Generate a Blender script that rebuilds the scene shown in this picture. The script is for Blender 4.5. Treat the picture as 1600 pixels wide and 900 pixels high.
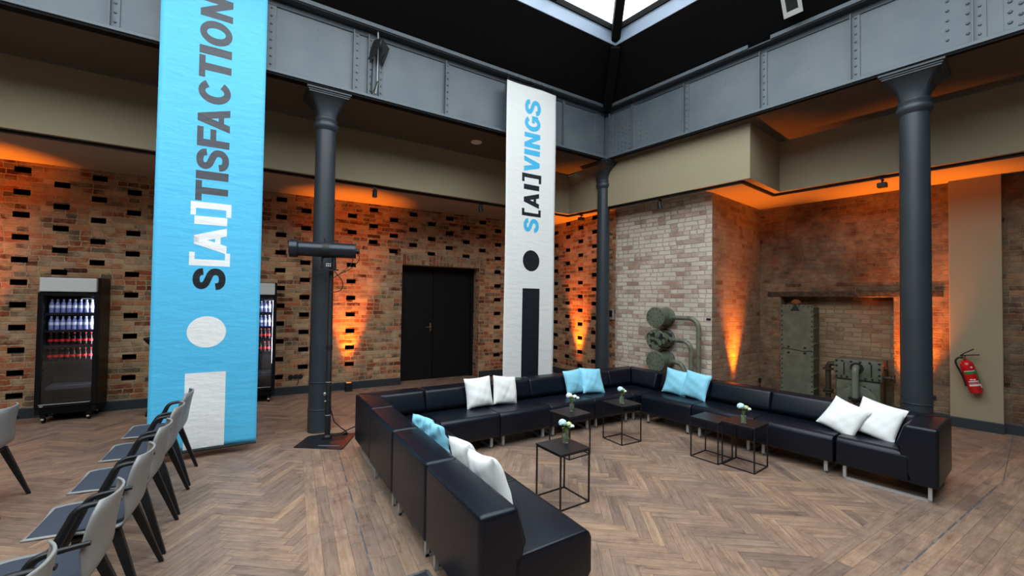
import bpy, bmesh, math, random
from math import sin, cos, pi, radians, floor, sqrt
from mathutils import Vector, Matrix
random.seed(7)
C = bpy.context.scene.collection
for o in list(bpy.data.objects): bpy.data.objects.remove(o)

# ---------------------------------------------------------------- camera
cam_d = bpy.data.cameras.new('camera'); cam = bpy.data.objects.new('camera', cam_d); C.objects.link(cam)
cam_d.sensor_width = 36.0; cam_d.lens = 653.96 / 1600 * 36; cam_d.shift_x = 2.16 / 1600; cam_d.shift_y = 3.06 / 1600
rt = Vector((0.7749, -0.6319, 0.0139)).normalized(); fwd = Vector((0.6316, 0.7749, 0.0220)).normalized()
fwd = (fwd - rt * fwd.dot(rt)).normalized(); up = rt.cross(fwd)
cam.matrix_world = Matrix(((rt.x, up.x, -fwd.x, 0), (rt.y, up.y, -fwd.y, 0), (rt.z, up.z, -fwd.z, 1.65), (0, 0, 0, 1)))
cam_d.clip_start = 0.05; cam_d.clip_end = 200
bpy.context.scene.camera = cam

# ---------------------------------------------------------------- world, exposure
W = bpy.data.worlds.new('sky'); bpy.context.scene.world = W; W.use_nodes = True
bg = W.node_tree.nodes['Background']; bg.inputs[0].default_value = (0.86, 0.94, 1.0, 1); bg.inputs[1].default_value = 6.0
vs = bpy.context.scene.view_settings
vs.view_transform = 'Standard'; vs.look = 'None'; vs.exposure = 0.0; vs.gamma = 1.0; vs.use_curve_mapping = False

# skylight portal (guides the sky light that comes in through the roof glazing)
pl = bpy.data.lights.new('skylight_portal', 'AREA'); pl.shape = 'RECTANGLE'; pl.size = 11.0; pl.size_y = 7.6
pl.cycles.is_portal = True
po = bpy.data.objects.new('skylight_portal', pl); C.objects.link(po); po.location = (-0.05, 1.75, 5.90)

ORANGE = (1.0, 0.21, 0.006)
UPLIGHT_W = 1150.0

# ---------------------------------------------------------------- helpers
def lin(c): 
    c = c / 255.0
    return c / 12.92 if c <= 0.04045 else ((c + 0.055) / 1.055) ** 2.4
def rgb(r, g, b): return (lin(r), lin(g), lin(b), 1)
MATS = {}
def mat(name, col, rough=0.5, metal=0.0, coat=0.0, emit=None, estr=0.0, trans=0.0, ior=1.45, spec=0.5, alpha=1.0, noise=None, bump=None):
    if name in MATS: return MATS[name]
    m = bpy.data.materials.new(name); m.use_nodes = True; nt = m.node_tree; b = nt.nodes['Principled BSDF']
    b.inputs['Base Color'].default_value = col; b.inputs['Roughness'].default_value = rough; b.inputs['Metallic'].default_value = metal
    b.inputs['Coat Weight'].default_value = coat; b.inputs['Transmission Weight'].default_value = trans; b.inputs['IOR'].default_value = ior
    b.inputs['Specular IOR Level'].default_value = spec; b.inputs['Alpha'].default_value = alpha
    if emit: b.inputs['Emission Color'].default_value = emit; b.inputs['Emission Strength'].default_value = estr
    if noise or bump:
        tc = nt.nodes.new('ShaderNodeTexCoord'); 
    if noise:   # (scale, col2, lo, hi)
        n = nt.nodes.new('ShaderNodeTexNoise'); n.inputs['Scale'].default_value = noise[0]; n.inputs['Detail'].default_value = 5
        nt.links.new(tc.outputs['Object'], n.inputs['Vector'])
        r = nt.nodes.new('ShaderNodeValToRGB'); r.color_ramp.elements[0].position = noise[2]; r.color_ramp.elements[1].position = noise[3]
        r.color_ramp.elements[0].color = col; r.color_ramp.elements[1].color = noise[1]
        nt.links.new(n.outputs['Fac'], r.inputs[0]); nt.links.new(r.outputs[0], b.inputs['Base Color'])
    if bump:    # (scale, strength)
        n = nt.nodes.new('ShaderNodeTexNoise'); n.inputs['Scale'].default_value = bump[0]; n.inputs['Detail'].default_value = 3
        nt.links.new(tc.outputs['Object'], n.inputs['Vector'])
        bp = nt.nodes.new('ShaderNodeBump'); bp.inputs['Strength'].default_value = bump[1]; bp.inputs['Distance'].default_value = 0.01
        nt.links.new(n.outputs['Fac'], bp.inputs['Height']); nt.links.new(bp.outputs[0], b.inputs['Normal'])
    MATS[name] = m; return m

class NT:
    """small node maths helper"""
    def __init__(s, name):
        s.m = bpy.data.materials.new(name); s.m.use_nodes = True; s.t = s.m.node_tree; s.b = s.t.nodes['Principled BSDF']
        MATS[name] = s.m
    def put(s, sock, v):
        if hasattr(v, 'links') or isinstance(v, bpy.types.NodeSocket): s.t.links.new(v, sock)
        else: sock.default_value = v
    def op(s, o, a, b=0.0, c=0.0):
        n = s.t.nodes.new('ShaderNodeMath'); n.operation = o
        for i, v in enumerate((a, b, c)):
            if i < len(n.inputs): s.put(n.inputs[i], v)
        return n.outputs[0]
    def comb(s, x, y, z=0.0):
        n = s.t.nodes.new('ShaderNodeCombineXYZ'); s.put(n.inputs[0], x); s.put(n.inputs[1], y); s.put(n.inputs[2], z); return n.outputs[0]
    def white(s, v):
        n = s.t.nodes.new('ShaderNodeTexWhiteNoise'); n.noise_dimensions = '3D'; s.t.links.new(v, n.inputs['Vector']); return n.outputs['Value']
    def noise(s, v, sc, det=3.0, rough=0.5):
        n = s.t.nodes.new('ShaderNodeTexNoise'); n.inputs['Scale'].default_value = sc; n.inputs['Detail'].default_value = det
        n.inputs['Roughness'].default_value = rough; s.t.links.new(v, n.inputs['Vector']); return n.outputs['Fac']
    def ramp(s, f, stops, const=False):
        n = s.t.nodes.new('ShaderNodeValToRGB'); cr = n.color_ramp
        if const: cr.interpolation = 'CONSTANT'
        while len(cr.elements) < len(stops): cr.elements.new(0.5)
        for e, (p, c) in zip(cr.elements, stops): e.position = p; e.color = c
        s.put(n.inputs[0], f); return n.outputs[0]
    def mix(s, f, a, b, mode='MIX'):
        n = s.t.nodes.new('ShaderNodeMix'); n.data_type = 'RGBA'; n.blend_type = mode
        s.put(n.inputs[0], f); s.put(n.inputs[6], a); s.put(n.inputs[7], b); return n.outputs[2]
    def uv(s):
        n = s.t.nodes.new('ShaderNodeUVMap'); n.uv_map = 'UVMap'; q = s.t.nodes.new('ShaderNodeSeparateXYZ'); s.t.links.new(n.outputs[0], q.inputs[0])
        return n.outputs[0], q.outputs[0], q.outputs[1]
    def bump(s, h, st, dist=0.01):
        n = s.t.nodes.new('ShaderNodeBump'); n.inputs['Strength'].default_value = st; n.inputs['Distance'].default_value = dist
        s.put(n.inputs['Height'], h); s.t.links.new(n.outputs[0], s.b.inputs['Normal'])

def g1(v): return (v, v, v, 1)
def brick(name, stops, mortar, white=0.0, whitecol=rgb(190, 184, 172), smear=0.25, rowh=0.074, smearcol=None, jt=0.0065, dirt=0.0):
    n = NT(name); vec, u, v = n.uv()
    dn = n.noise(vec, 9.0, 3.0); dn2 = n.noise(vec, 23.0, 3.0)
    u1 = n.op('ADD', u, n.op('MULTIPLY', n.op('SUBTRACT', dn, 0.5), 0.05)); v1 = n.op('ADD', v, n.op('MULTIPLY', n.op('SUBTRACT', dn2, 0.5), 0.024))
    rv = n.op('DIVIDE', v1, rowh); row = n.op('FLOOR', rv); fv = n.op('FRACT', rv)
    sh = n.white(n.comb(row, 3.3, 1.7))
    cu = n.op('ADD', n.op('DIVIDE', u1, 0.24), n.op('ADD', n.op('MULTIPLY', n.op('MODULO', n.op('ABSOLUTE', row), 2.0), 0.5), n.op('MULTIPLY', sh, 0.22)))
    col = n.op('FLOOR', cu); fu = n.op('FRACT', cu)
    r0 = n.white(n.comb(row, col, 5.5)); split = n.op('GREATER_THAN', r0, 0.6)
    half = n.op('MULTIPLY', split, n.op('GREATER_THAN', fu, 0.5))
    fu2 = n.op('FRACT', n.op('MULTIPLY', fu, n.op('ADD', 1.0, split)))
    ln = n.op('DIVIDE', 0.24, n.op('ADD', 1.0, split))
    idv = n.comb(row, n.op('ADD', n.op('MULTIPLY', col, 2.0), half), 9.1)
    rnd = n.white(idv); rnd2 = n.white(n.comb(col, row, n.op('ADD', half, 2.2)))
    du = n.op('MULTIPLY', n.op('MINIMUM', fu2, n.op('SUBTRACT', 1.0, fu2)), ln)
    dv = n.op('MULTIPLY', n.op('MINIMUM', fv, n.op('SUBTRACT', 1.0, fv)), rowh)
    d = n.op('MINIMUM', du, dv)
    edge = n.op('ADD', d, n.op('MULTIPLY', n.op('SUBTRACT', n.noise(vec, 40.0, 3.0), 0.5), 0.015))
    mask = n.op('MULTIPLY', n.op('SUBTRACT', edge, jt - 0.002), 1 / 0.004); 
    mk = n.t.nodes.new('ShaderNodeClamp'); n.t.links.new(mask, mk.inputs[0]); mask = mk.outputs[0]
    bc = n.ramp(rnd, stops)
    val = n.op('ADD', 0.72, n.op('MULTIPLY', rnd2, 0.5))
    bc = n.mix(1.0, bc, n.ramp(n.op('MULTIPLY', val, 0.8), [(0, g1(0)), (1, g1(1.25))]), 'MULTIPLY')
    grit = n.noise(vec, 55.0, 4.0, 0.7)
    bc = n.mix(0.55, bc, n.ramp(grit, [(0.25, g1(0.35)), (0.7, g1(1.25))]), 'MULTIPLY')
    big = n.noise(vec, 0.9, 4.0, 0.6)
    sm = n.ramp(n.op('ADD', n.noise(vec, 6.0, 5.0, 0.65), n.op('MULTIPLY', n.op('SUBTRACT', big, 0.5), 0.7)), [(0.62 - smear * 0.6, g1(0)), (0.8 - smear * 0.3, g1(1))])
    bc = n.mix(n.op('MULTIPLY', sm, 0.75), bc, smearcol or mortar)
    if white > 0:
        wm = n.ramp(n.op('ADD', n.noise(vec, 1.6, 5.0, 0.7), n.op('MULTIPLY', n.op('SUBTRACT', n.white(idv), 0.5), 0.55)), [(0.30, g1(0.25 * white)), (0.52, g1(white))])
        bc = n.mix(wm, bc, whitecol)
    mc = n.mix(0.5, mortar, n.ramp(n.noise(vec, 30.0, 4.0), [(0.3, g1(0.5)), (0.7, g1(1.15))]), 'MULTIPLY')
    colr = n.mix(mask, mc, bc)
    if white > 0: colr = n.mix(n.op('MULTIPLY', wm, 0.55), colr, whitecol)
    if dirt > 0:
        dd = n.noise(vec, 0.75, 6.0, 0.65); colr = n.mix(dirt, colr, n.ramp(dd, [(0.36, (0.34, 0.29, 0.25, 1)), (0.52, g1(0.85)), (0.66, (1.2, 1.15, 1.05, 1))]), 'MULTIPLY')
    n.t.links.new(colr, n.b.inputs['Base Color']); n.b.inputs['Roughness'].default_value = 0.88; n.b.inputs['Specular IOR Level'].default_value = 0.25
    h = n.op('ADD', n.op('MULTIPLY', mask, 1.0), n.op('ADD', n.op('MULTIPLY', grit, 0.45), n.op('MULTIPLY', rnd2, 0.5)))
    n.bump(h, 0.9, 0.012); return n.m

def box(bm, x0, x1, y0, y1, z0, z1, bev=0.0, seg=2):
    vs_ = [bm.verts.new((x, y, z)) for z in (z0, z1) for y in (y0, y1) for x in (x0, x1)]
    fs = [bm.faces.new([vs_[i] for i in f]) for f in ((0, 2, 3, 1), (4, 5, 7, 6), (0, 1, 5, 4), (2, 6, 7, 3), (0, 4, 6, 2), (1, 3, 7, 5))]
    if bev: bmesh.ops.bevel(bm, geom=list({e for f in fs for e in f.edges}), offset=bev, segments=seg, profile=0.5, affect='EDGES')
def prism(bm, pts, ex, bev=0.0, seg=2, ends=None):
    """closed polygon pts (3D) extruded by vector ex"""
    a = [bm.verts.new(p) for p in pts]; b = [bm.verts.new(Vector(p) + Vector(ex)) for p in pts]; n = len(pts)
    fs = [bm.faces.new(a[::-1]), bm.faces.new(b)] + [bm.faces.new((a[i], a[(i + 1) % n], b[(i + 1) % n], b[i])) for i in range(n)]
    if bev: bmesh.ops.bevel(bm, geom=list({e for f in fs for e in f.edges}), offset=bev, segments=seg, profile=0.5, affect='EDGES')
def lathe(bm, prof, c=(0, 0, 0), seg=24, cap=True, M=None):
    rings = []
    for r_, z in prof:
        ring = []
        for i in range(seg):
            a = 2 * pi * i / seg; p = Vector((r_ * cos(a), r_ * sin(a), z))
            if M: p = M @ p
            ring.append(bm.verts.new(p + Vector(c)))
        rings.append(ring)
    for a, b in zip(rings, rings[1:]):
        for i in range(seg): bm.faces.new((a[i], a[(i + 1) % seg], b[(i + 1) % seg], b[i]))
    if cap: bm.faces.new(rings[0][::-1]); bm.faces.new(rings[-1])
def tube(bm, pts, r_, seg=8, close=False, rx=None, smooth=0):
    pts = [Vector(p) for p in pts]
    if smooth: pts = catmull(pts, smooth)
    n = len(pts); rad = r_ if isinstance(r_, (list, tuple)) else [r_] * n
    if len(rad) != n: rad = [rad[0] + (rad[-1] - rad[0]) * i / (n - 1) for i in range(n)]
    ref = None; rings = []
    for i, p in enumerate(pts):
        if close: t = (pts[(i + 1) % n] - pts[i - 1])
        else: t = (pts[min(i + 1, n - 1)] - pts[max(i - 1, 0)])
        t.normalize()
        if ref is None: ref = Vector((0, 0, 1)) if abs(t.z) < 0.9 else Vector((1, 0, 0))
        a = t.cross(ref)
        if a.length < 1e-4: a = t.cross(Vector((0, 1, 0)))
        a.normalize(); b = a.cross(t).normalized(); ref = b
        k = rx or 1.0
        rings.append([bm.verts.new(p + a * cos(2 * pi * j / seg) * rad[i] * k + b * sin(2 * pi * j / seg) * rad[i]) for j in range(seg)])
    m = n if close else n - 1
    for i in range(m):
        A, B = rings[i], rings[(i + 1) % n]
        for j in range(seg): bm.faces.new((A[j], A[(j + 1) % seg], B[(j + 1) % seg], B[j]))
    if not close: bm.faces.new(rings[0][::-1]); bm.faces.new(rings[-1])
def catmull(p, k):
    out = []
    for i in range(len(p) - 1):
        a, b, c, d = p[max(i - 1, 0)], p[i], p[i + 1], p[min(i + 2, len(p) - 1)]
        for j in range(k):
            t = j / k; out.append(0.5 * ((2 * b) + (c - a) * t + (2 * a - 5 * b + 4 * c - d) * t * t + (3 * b - a - 3 * c + d) * t ** 3))
    out.append(p[-1]); return out
def blob(bm, c, r_, sx=1, sy=1, sz=1, u=10, v=7, M=None):
    g = bmesh.ops.create_uvsphere(bm, u_segments=u, v_segments=v, radius=r_)
    for w in g['verts']:
        p = Vector((w.co.x * sx, w.co.y * sy, w.co.z * sz)); w.co = (M @ p if M else p) + Vector(c)
def rivet(bm, p, nrm, r_=0.011):
    nrm = Vector(nrm).normalized(); M = Vector((0, 0, 1)).rotation_difference(nrm).to_matrix()
    lathe(bm, [(r_, 0), (r_ * 0.8, r_ * 0.5), (r_ * 0.3, r_ * 0.75)], p, 6, True, M)
def obj(name, bm, m, parent=None, smooth=None, **props):
    me = bpy.data.meshes.new(name); bmesh.ops.recalc_face_normals(bm, faces=bm.faces); bm.to_mesh(me); bm.free()
    for x in (m if isinstance(m, (list, tuple)) else [m]): me.materials.append(x)
    o = bpy.data.objects.new(name, me); C.objects.link(o)
    if parent: o.parent = parent
    if smooth: me.polygons.foreach_set('use_smooth', [True] * len(me.polygons)); me.set_sharp_from_angle(angle=radians(smooth))
    for k, v in props.items(): o[k] = v
    return o
def tag(o, label, cat, group=None, kind=None):
    o['label'] = label; o['category'] = cat
    if group: o['group'] = group
    if kind: o['kind'] = kind
    return o
def thing(name, label, cat, loc=(0, 0, 0), ang=0.0, group=None):
    o = bpy.data.objects.new(name, None); C.objects.link(o); o.location = loc; o.rotation_euler = (0, 0, ang); o.empty_display_size = 0.1
    return tag(o, label, cat, group)
def struct(name, bm, m, parent=None, smooth=None):
    o = obj(name, bm, m, parent, smooth)
    if not parent: o['kind'] = 'structure'
    return o
def dup(root, loc, ang, label=None, group=None):
    r_ = root.copy(); C.objects.link(r_); r_.location = loc; r_.rotation_euler = (0, 0, ang)
    if label: r_['label'] = label
    if group: r_['group'] = group
    for ch in list(root.children):
        c = ch.copy(); C.objects.link(c); c.parent = r_
        for gch in ch.children:
            d = gch.copy(); C.objects.link(d); d.parent = c
    return r_
def BM(): return bmesh.new()

# ---------------------------------------------------------------- layout
dA = Vector((8.41, -1.35, 0)).normalized(); A0 = Vector((-1.55, 8.30, 0)); C1 = Vector((6.86, 6.95, 0)); nA = Vector((dA.y, -dA.x, 0))   # back wall, normal to the room
dB = nA.copy()                                       # wall B runs from C1 towards the pier
LA = radians(-7.1); uL = Vector((cos(LA), sin(LA), 0)); nL = Vector((uL.y, -uL.x, 0))
K = Vector((5.93, 4.66, 0))                           # inner corner of the two girders
ZS, ZU, ZB = 3.37, 4.14, 4.20

# ---------------------------------------------------------------- materials
M_brickA = brick('brick_orange_brown', [(0.0, rgb(96, 52, 34)), (0.2, rgb(158, 86, 54)), (0.42, rgb(188, 116, 76)), (0.62, rgb(202, 160, 118)), (0.82, rgb(182, 146, 112)), (0.95, rgb(112, 96, 74))], rgb(196, 172, 138), smear=0.34, dirt=0.3)
M_brickP = brick('brick_whitewashed', [(0.0, rgb(140, 76, 56)), (0.3, rgb(166, 108, 82)), (0.6, rgb(180, 150, 128)), (0.92, rgb(96, 92, 90))], rgb(188, 176, 158), white=0.8, whitecol=rgb(222, 208, 190), smear=0.35, dirt=0.25)
M_brickR = brick('brick_weathered_brown', [(0.0, rgb(84, 52, 38)), (0.3, rgb(128, 82, 56)), (0.6, rgb(144, 106, 76)), (0.85, rgb(112, 94, 76))], rgb(150, 132, 106), smear=0.5, dirt=0.8)
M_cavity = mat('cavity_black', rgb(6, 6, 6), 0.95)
M_black = mat('black_matte_paint', rgb(22, 23, 24), 0.55)
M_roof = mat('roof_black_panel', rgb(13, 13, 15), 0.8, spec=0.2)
M_steel = mat('girder_grey_paint', rgb(86, 95, 102), 0.42, noise=(2.5, rgb(98, 105, 108), 0.35, 0.7), spec=0.5)
M_steel_d = mat('girder_dark_edge', rgb(60, 66, 72), 0.5)
M_col = mat('column_graphite_paint', rgb(46, 53, 58), 0.42, noise=(3.0, rgb(53, 60, 65), 0.35, 0.7))
M_plaster = mat('plaster_beige_grey', rgb(156, 144, 116), 0.8, bump=(14, 0.06))
M_soffit = mat('soffit_plaster', rgb(156, 142, 124), 0.85); M_ceil = mat('ceiling_taupe', rgb(88, 78, 66), 0.85); M_encl = mat('plaster_dark', rgb(60, 56, 52), 0.85)
M_base = mat('skirting_slate', rgb(44, 50, 54), 0.5)
M_leather = mat('black_navy_leather', rgb(12, 17, 27), 0.36, bump=(60, 0.08), spec=0.38)
M_stl = mat('brushed_steel', rgb(186, 184, 180), 0.4, metal=0.45)
M_tab = mat('table_black_powdercoat', rgb(24, 25, 27), 0.38)
M_shell = mat('chair_shell_grey', rgb(132, 131, 128), 0.45)
M_pad = mat('chair_pad_navy', rgb(48, 54, 66), 0.75, bump=(140, 0.15))
M_leg = mat('chair_leg_black', rgb(20, 21, 23), 0.45)
M_white = mat('cushion_white_cotton', rgb(236, 236, 232), 0.85, bump=(14, 0.10))
M_blue = mat('cushion_sky_blue_satin', rgb(142, 212, 234), 0.5, bump=(12, 0.25))
M_green = mat('machine_green_paint', rgb(84, 92, 78), 0.45, noise=(7.0, rgb(102, 108, 92), 0.4, 0.65), bump=(25, 0.2))
M_green_d = mat('tank_green_chipped', rgb(96, 104, 88), 0.45, noise=(11.0, rgb(30, 32, 28), 0.50, 0.53), bump=(25, 0.2))
M_greenp = mat('pipe_olive_paint', rgb(112, 112, 96), 0.38, noise=(14.0, rgb(70, 74, 60), 0.5, 0.7))
M_bolt = mat('bolt_dark_iron', rgb(38, 40, 36), 0.5, metal=0.3)
M_rust = mat('rusty_iron', rgb(110, 72, 36), 0.8)
M_iron = mat('dark_pipe_iron', rgb(60, 56, 46), 0.5, metal=0.2)

# thin roof glass
def thin_glass(name, tint=(1, 1, 1, 1), gl=0.08):
    m = bpy.data.materials.new(name); m.use_nodes = True; t = m.node_tree; t.nodes.clear()
    o = t.nodes.new('ShaderNodeOutputMaterial'); mx = t.nodes.new('ShaderNodeMixShader'); tr = t.nodes.new('ShaderNodeBsdfTransparent'); gg = t.nodes.new('ShaderNodeBsdfGlossy')
    tr.inputs[0].default_value = tint; gg.inputs['Roughness'].default_value = 0.03; mx.inputs[0].default_value = gl
    t.links.new(tr.outputs[0], mx.inputs[1]); t.links.new(gg.outputs[0], mx.inputs[2]); t.links.new(mx.outputs[0], o.inputs[0]); return m
M_glass = thin_glass('roof_glass', (0.97, 0.98, 0.98, 1), 0.05)
M_door_glass = thin_glass('fridge_door_glass', (0.92, 0.94, 0.97, 1), 0.05)

# ---------------------------------------------------------------- floor
def wood():
    n = NT('oak_parquet'); vec, u, v = n.uv()
    at = n.t.nodes.new('ShaderNodeAttribute'); at.attribute_name = 'plank'; rnd = at.outputs['Fac']
    st = n.comb(n.op('ADD', n.op('MULTIPLY', u, 2.2), n.op('MULTIPLY', rnd, 37.0)), n.op('MULTIPLY', v, 30.0), n.op('MULTIPLY', rnd, 11.0))
    grain = n.noise(st, 1.0, 5.0, 0.62)
    st2 = n.comb(n.op('MULTIPLY', u, 12.0), n.op('MULTIPLY', v, 160.0), n.op('MULTIPLY', rnd, 31.0)); fine = n.noise(st2, 1.0, 4.0, 0.7)
    base = n.ramp(rnd, [(0.0, rgb(128, 106, 92)), (0.15, rgb(144, 119, 101)), (0.45, rgb(154, 127, 107)), (0.75, rgb(158, 130, 108)), (0.92, rgb(166, 136, 110)), (1.0, rgb(136, 113, 98))])
    c = n.mix(0.6, base, n.ramp(grain, [(0.22, g1(0.42)), (0.45, g1(0.85)), (0.62, g1(1.1)), (0.8, g1(1.35))]), 'MULTIPLY')
    c = n.mix(0.25, c, n.ramp(fine, [(0.3, g1(0.55)), (0.7, g1(1.3))]), 'MULTIPLY')
    tc = n.t.nodes.new('ShaderNodeTexCoord').outputs['Object']
    patch = n.noise(tc, 1.1, 4.0, 0.6)
    c = n.mix(n.ramp(patch, [(0.42, g1(0)), (0.72, g1(0.5))]), c, rgb(112, 100, 94))
    st3 = n.comb(n.op('ADD', n.op('MULTIPLY', u, 4.0), n.op('MULTIPLY', rnd, 71.0)), n.op('MULTIPLY', v, 22.0), n.op('MULTIPLY', rnd, 17.0)); wear = n.noise(st3, 1.0, 6.0, 0.75)
    c = n.mix(1.0, c, n.ramp(wear, [(0.28, (0.50, 0.46, 0.46, 1)), (0.42, (0.86, 0.84, 0.83, 1)), (0.56, g1(1.0)), (0.72, (1.22, 1.18, 1.12, 1))]), 'MULTIPLY')
    blot = n.noise(tc, 5.5, 5.0, 0.7)
    c = n.mix(1.0, c, n.ramp(blot, [(0.30, (0.66, 0.65, 0.68, 1)), (0.46, g1(0.97)), (0.7, g1(1.08))]), 'MULTIPLY')
    scr = n.noise(tc, 26.0, 6.0, 0.8); scr2 = n.noise(tc, 1.8, 2.0)
    c = n.mix(n.op('MULTIPLY', n.ramp(scr, [(0.66, g1(0)), (0.70, g1(0.8))]), n.ramp(scr2, [(0.5, g1(0)), (0.62, g1(1))])), c, rgb(190, 165, 135))
    n.t.links.new(c, n.b.inputs['Base Color'])
    n.t.links.new(n.ramp(n.noise(tc, 3.0, 4.0), [(0.3, g1(0.36)), (0.7, g1(0.54))]), n.b.inputs['Roughness'])
    n.b.inputs['Specular IOR Level'].default_value = 0.4
    n.bump(n.op('ADD', grain, n.op('MULTIPLY', fine, 0.5)), 0.25, 0.004); return n.m
M_wood = wood(); M_gap = mat('parquet_joint_dark', rgb(84, 68, 58), 0.8); M_inlay = mat('inlay_grey_strip', rgb(84, 86, 88), 0.5, noise=(9.0, rgb(130, 116, 102), 0.5, 0.62))

def build_floor():
    bm = BM(); uvl = bm.loops.layers.uv.new('UVMap'); pk = bm.faces.layers.float.new('plank_f'); rr = random.Random(3)
    def plank(o, a, b, L, Wd, z, gap=0.0009):
        p = [o + a * gap + b * gap, o + a * (L - gap) + b * gap, o + a * (L - gap) + b * (Wd - gap), o + a * gap + b * (Wd - gap)]
        f = bm.faces.new([bm.verts.new((q.x, q.y, z)) for q in p]); f.material_index = 0; f[pk] = rr.random(); off = rr.random() * 5
        for l, uv in zip(f.loops, ((0, 0), (L, 0), (L, Wd), (0, Wd))): l[uvl].uv = (uv[0] + off, uv[1])
    def quad(pts, z, mi):
        f = bm.faces.new([bm.verts.new((p[0], p[1], z)) for p in pts]); f.material_index = mi
    quad([(-9.2, -9.2), (9.2, -9.2), (9.2, 10), (-9.2, 10)], 0, 1)
    w = 0.0767; n = 6; rot = radians(45); ex = Vector((cos(rot), sin(rot), 0)); ey = Vector((-sin(rot), cos(rot), 0)); org = Vector((0.03, 0.02, 0))
    R_ = 150
    for j in range(-R_, R_):
        for m in range(-16, 16):
            o = org + ex * ((j + 2 * n * m) * w) + ey * (j * w); c = o + ex * (n * w / 2)
            if -8.6 < c.x < 9 and -3 < c.y < 9.3: plank(o, ex, ey, n * w, w, 0.0012)
            o = org + ex * ((j) * w) + ey * ((j - 2 * n + 1 + 2 * n * m) * w); c = o + ey * (n * w / 2)
            if -8.6 < c.x < 9 and -3 < c.y < 9.3: plank(o + ex * w, ey, -ex, n * w, w, 0.0012)
    # straight-laid bands that frame the fields
    def band(p, a, L, rows, wd=0.085, z=0.0020):
        b = Vector((-a.y, a.x, 0)); quad([p, p + a * L, p + a * L + b * rows * wd, p + b * rows * wd], z - 0.0004, 1)
        for k in range(rows):
            t = -rr.random() * 0.5
            while t < L:
                l = 0.45 + rr.random() * 0.3; t0 = max(t, 0); t1 = min(t + l, L)
                if t1 - t0 > 0.05: plank(p + a * t0 + b * k * wd, a, b, t1 - t0, wd, z)
                t += l
    def strip(p, q, wd, z, mi=2):
        p = Vector(p); q = Vector(q); a = (q - p).normalized(); b = Vector((-a.y, a.x, 0)) * wd / 2
        quad([p - b, q - b, q + b, p + b], z, mi)
    aA = Vector((1.343 - 0.978, 4.185 - 2.448, 0)).normalized(); pA = Vector((1.343, 4.185, 0)) - aA * 4.2
    bA = Vector((-aA.y, aA.x, 0))
    band(pA - bA * 0.34, aA, 5.25, 8)
    strip(pA, pA + aA * 5.2, 0.011, 0.0026)
    q0 = Vector((-8.5, 5.55 + 0.1246 * 7.4, 0))
    band(q0 - nL * 0.05 - nL * 0.0, uL, 14.6, 6, z=0.0023)
    aB = Vector((2.044, -0.277, 0)).normalized(); pB = Vector((5.538, 0.222, 0)) - aB * 5.6; bB = Vector((-aB.y, aB.x, 0))
    band(pB - bB * 0.34, aB, 8.4, 8, z=0.0021)
    strip(pB, pB + aB * 6.05, 0.012, 0.0027); strip((5.975, 0.14, 0), (8.4, 0.1, 0), 0.008, 0.0027)
    # sunken floor box frame near the near sofa end
    strip((1.04, 2.33, 0), (1.25, 2.30, 0), 0.02, 0.0030); strip((1.25, 2.30, 0), (1.22, 2.05, 0), 0.02, 0.0030); quad([(1.0, 2.06), (1.22, 2.04), (1.245, 2.30), (1.03, 2.33)], 0.0029, 3)
    me_attr = [(f[pk]) for f in bm.faces]
    me = bpy.data.meshes.new('floor'); bm.to_mesh(me); bm.free()
    for x in (M_wood, M_gap, M_inlay, M_base): me.materials.append(x)
    at = me.attributes.new('plank', 'FLOAT', 'FACE'); at.data.foreach_set('value', me_attr)
    if me.polygons[0].normal.z < 0: me.flip_normals()
    for p in me.polygons: pass
    o = bpy.data.objects.new('floor', me); C.objects.link(o); o['kind'] = 'structure'
build_floor()

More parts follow.
